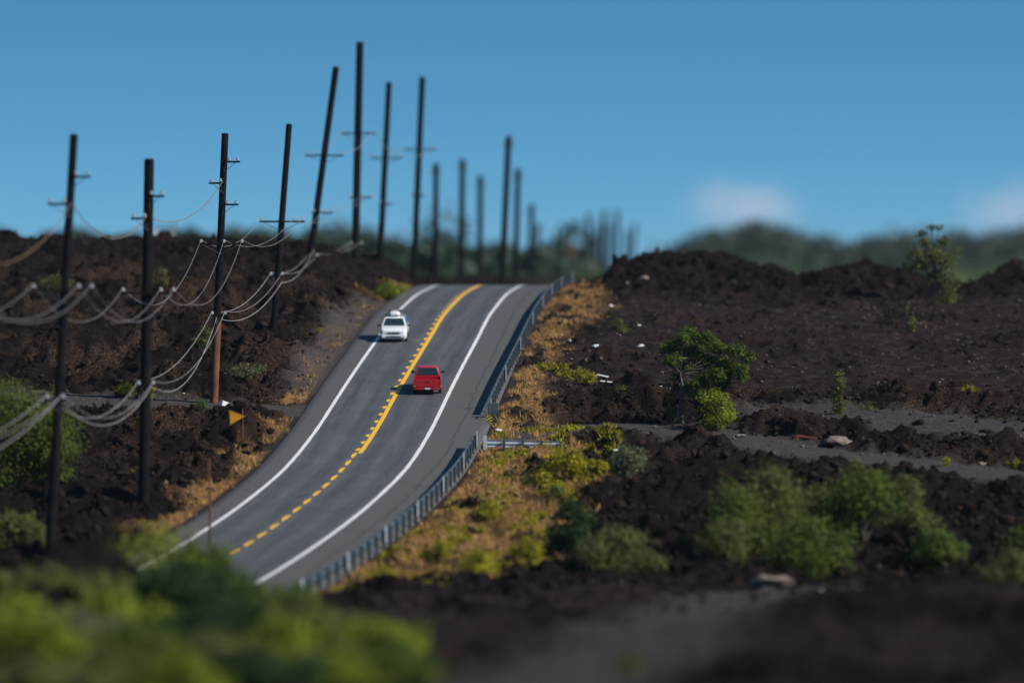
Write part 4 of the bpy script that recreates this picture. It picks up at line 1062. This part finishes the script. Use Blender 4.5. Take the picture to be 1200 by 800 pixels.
# ------------------------------------------------------------------ litter and odd rocks
def blob(name, label, cat, px, py, wpx, hpx, mt, ymin=200, seed=0, flat=.5, sub=2):
    x, y = hit(px, py, ymin); s = y/F; r = random.Random(seed+int(px))
    bm = bmesh.new(); bmesh.ops.create_icosphere(bm, subdivisions=sub, radius=1)
    for v in bm.verts:
        k_ = 1+r.uniform(-.35, .3); v.co = Vector((v.co.x*wpx*s*.5*k_, v.co.y*wpx*s*.4*k_, v.co.z*hpx*s*.42*k_))
    o = bmobj(name, bm, M[mt], None, loc=(x, y, gz(x, y)+hpx*s*.25))
    return tag(o, label, cat)
L_ = [
 (698,412,9,4,'white','larger white plastic sheet on the upper bank'), (751,406,8,5,'white','round white plastic bag on the bank left of the spreading tree'), (716,363,5,4,'white','small white litter high on the bank below the ridge'),
 (738,337,7,6,'white','bright white bag caught on the right lava ridge'), (668,401,4,3,'white','tiny white litter between the rail and the larger white sheet'), (749,386,5,3,'white','tiny white litter above the round white bag'),
 (775,462,6,2.5,'white','left one of two white scraps beside the small upright bush'), (783,462,5,3,'white','right one of two white scraps beside the small upright bush'), (710,453,5,3,'white','small white scrap under the bleached boards'),
 (721,533,6,4,'white','white litter in the grey-green bush'), (668,552,8,5,'orange','orange litter among the yellow-green bushes'), (624,535,5,4,'white','small white litter near the end of the cross rail foot'),
 (1075,558,8,6,'blue','bright blue litter below the gravel track'), (1118,569,9,5,'white','larger white litter right of the blue litter'), (1107,557,6,4,'white','small white litter just above the larger one below the track'),
 (215,463,7,5,'white','white litter on the left gravel track side'), (584,507,9,4,'white','white block lying beside the striped marker'), (698,574,7,5,'blue','dull blue litter under the grey-green bush'),
 (776,568,8,6,'blue','pale blue scrap on the lava slope right of the grey-green bush'), (960,697,24,12,'white','pale litter heap on the dark lava right of the pale boulder'), (734,560,4,3,'white','tiny white scrap low in the grey-green bush'),
 (1004,733,12,8,'palerock','faint grey stone in the dark foreground lava'), (905,690,52,26,'palerock','big pale rounded boulder below the belt of bushes'), (833,553,26,9,'palerock','grey flat rock below the gravel track'),
 (981,522,34,14,'palerock','large rounded grey rock beside the gravel track'), (823,506,10,5,'palerock','tan rock at the left of the track under the tree'), (868,512,12,5,'palerock','orange tan rock on the track side under the spreading tree'),
 (962,505,5,4,'palerock','small pale rock on the dark heap'), (1150,545,12,7,'palerock','tan rock on the bank between the two tracks'), (755,342,12,6,'palerock','brown rock on the ridge near the white bag'), (695,575,14,9,'palerock','grey rock below the orange litter'), (635,578,16,12,'palerock','grey rock at the top of the lower bank'),
]
for i, (a, b_, w, h, mt, lb) in enumerate(L_):
    rk = mt == 'palerock'
    blob('boulder' if rk and w > 20 else 'rock' if rk else 'litter', lb, 'rock' if rk else 'litter', a, b_, w, h, mt, 200, i)
x, y = hit(705, 449, 250)
for k_, (lb, px_, py_, ln, rz) in enumerate((('upper bleached board lying on the weedy bank', 706, 441, 1.1, -.9), ('lower bleached board lying on the weedy bank', 712, 448, 1.0, -.15))):
    x, y = hit(px_, py_, 250); bm = bmesh.new(); box(bm, -ln/2, ln/2, -.1, .1, 0, .05)
    o = bmobj('board', bm, M['board'], None, bevel=.005, loc=(x, y, gz(x, y)+.06)); o.rotation_euler = (.25, .12, rz); tag(o, lb, 'board')
x, y = hit(945, 516, 250); bm = bmesh.new(); box(bm, -.65, .65, -.06, .06, .18, .30); box(bm, .40, .52, -.06, .06, -.25, .18); box(bm, -.6, -.5, -.06, .06, -.2, .18)
o = bmobj('rusty_barrier', bm, M['rust'], None, bevel=.01, loc=(x, y, gz(x, y)+.12)); o.rotation_euler = (0, .14, .1); tag(o, 'low rusty red barrier frame beside the gravel track', 'barrier')

# ------------------------------------------------------------------ haze
HT = 32.
m = bpy.data.materials.new('haze_air'); m.use_nodes = True
nt = m.node_tree; nt.nodes.remove(nt.nodes['Principled BSDF'])
pv = nt.nodes.new('ShaderNodeVolumePrincipled'); pv.inputs['Color'].default_value = (.80,.88,1,1); pv.inputs['Density'].default_value = .000035; pv.inputs['Anisotropy'].default_value = .2
nt.links.new(pv.outputs[0], nt.nodes['Material Output'].inputs['Volume'])
bm = bmesh.new(); box(bm, -2700, 2700, -120, 6200, ZLOW-1.5, HT)
tag(bmobj('haze', bm, m), kind='stuff')

# ------------------------------------------------------------------ light, sky, camera
SD = Vector((.80, -.30, .66)).normalized()          # towards the sun
el = math.asin(SD.z); az = math.atan2(SD.x, SD.y)
sun = bpy.data.lights.new('sun', 'SUN'); sun.energy = 5.0; sun.angle = math.radians(.55); sun.color = (1, .93, .84)
so = bpy.data.objects.new('sun', sun); COL.objects.link(so); so.rotation_euler = (-SD).to_track_quat('-Z', 'Y').to_euler(); so.location = (60, -20, 80)
w = bpy.data.worlds.new('World'); scene.world = w; w.use_nodes = True
nt = w.node_tree; N = nt.nodes; L = nt.links
bg = N['Background']; bg.inputs['Strength'].default_value = .088
sky = N.new('ShaderNodeTexSky'); sky.sky_type = 'NISHITA'; sky.sun_disc = False; sky.sun_elevation = el; sky.sun_rotation = az
sky.air_density = 1.0; sky.dust_density = .2; sky.ozone_density = 3.0; sky.altitude = 200
tc = N.new('ShaderNodeTexCoord')
mp = N.new('ShaderNodeVectorMath'); mp.operation = 'MULTIPLY_ADD'; mp.inputs[1].default_value = (1, 1, 3.2); mp.inputs[2].default_value = (0, 0, .13)
L.new(tc.outputs['Generated'], mp.inputs[0])
nm = N.new('ShaderNodeVectorMath'); nm.operation = 'NORMALIZE'; L.new(mp.outputs[0], nm.inputs[0]); L.new(nm.outputs[0], sky.inputs[0])
hs = N.new('ShaderNodeHueSaturation'); hs.inputs['Hue'].default_value = .487; hs.inputs['Saturation'].default_value = 1.05; hs.inputs['Value'].default_value = .80
L.new(sky.outputs[0], hs.inputs['Color'])
# two faint cloud puffs low over the hills, fixed by direction
def puff(px, py, wx, wz, amt):
    c = Vector(((px-CX)/F, 1, (HY-py)/F)).normalized()
    s = N.new('ShaderNodeVectorMath'); s.operation = 'SUBTRACT'; s.inputs[1].default_value = c; L.new(tc.outputs['Generated'], s.inputs[0])
    q = N.new('ShaderNodeVectorMath'); q.operation = 'MULTIPLY'; q.inputs[1].default_value = (F/wx, 2., F/wz); L.new(s.outputs[0], q.inputs[0])
    l = N.new('ShaderNodeVectorMath'); l.operation = 'LENGTH'; L.new(q.outputs[0], l.inputs[0])
    nn_ = N.new('ShaderNodeTexNoise'); nn_.inputs['Scale'].default_value = 90; nn_.inputs['Detail'].default_value = 4; L.new(tc.outputs['Generated'], nn_.inputs['Vector'])
    a = N.new('ShaderNodeMath'); a.operation = 'MULTIPLY_ADD'; a.inputs[1].default_value = 1.3; L.new(nn_.outputs['Fac'], a.inputs[0]); L.new(l.outputs['Value'], a.inputs[2])
    r_ = N.new('ShaderNodeMapRange'); r_.interpolation_type = 'SMOOTHSTEP'; r_.inputs[1].default_value = 1.9; r_.inputs[2].default_value = .6; r_.inputs[3].default_value = 0; r_.inputs[4].default_value = amt
    L.new(a.outputs[0], r_.inputs[0]); return r_.outputs[0]
f1 = puff(878, 244, 84, 34, .62); f2 = puff(1185, 250, 64, 42, .55)
mxx = N.new('ShaderNodeMath'); mxx.operation = 'MAXIMUM'; L.new(f1, mxx.inputs[0]); L.new(f2, mxx.inputs[1])
cm = N.new('ShaderNodeMix'); cm.data_type = 'RGBA'; L.new(mxx.outputs[0], cm.inputs[0]); ml = N.new('ShaderNodeVectorMath'); ml.operation = 'MULTIPLY'; ml.inputs[1].default_value = (.67, 1.23, 1.44); L.new(hs.outputs[0], ml.inputs[0]); L.new(ml.outputs[0], cm.inputs[6]); cm.inputs[7].default_value = (5.2, 5.9, 7.2, 1)
L.new(cm.outputs[2], bg.inputs['Color'])

cam = bpy.data.cameras.new('camera'); co = bpy.data.objects.new('camera', cam); COL.objects.link(co); scene.camera = co
cam.sensor_width = 36; cam.lens = 36*F/1200; cam.clip_start = 1; cam.clip_end = 20000
co.location = (0, 0, 0); co.rotation_euler = (math.radians(90)-math.atan(100/F), 0, 0)
cam.dof.use_dof = True; cam.dof.focus_distance = 310; cam.dof.aperture_fstop = cam.lens/1000/1.25; cam.dof.aperture_blades = 0
scene.view_settings.view_transform = 'Standard'; scene.view_settings.look = 'None'; scene.view_settings.exposure = .14; scene.view_settings.gamma = 1
scene.cycles.volume_bounces = 0; scene.cycles.max_bounces = 6; scene.cycles.use_denoising = True
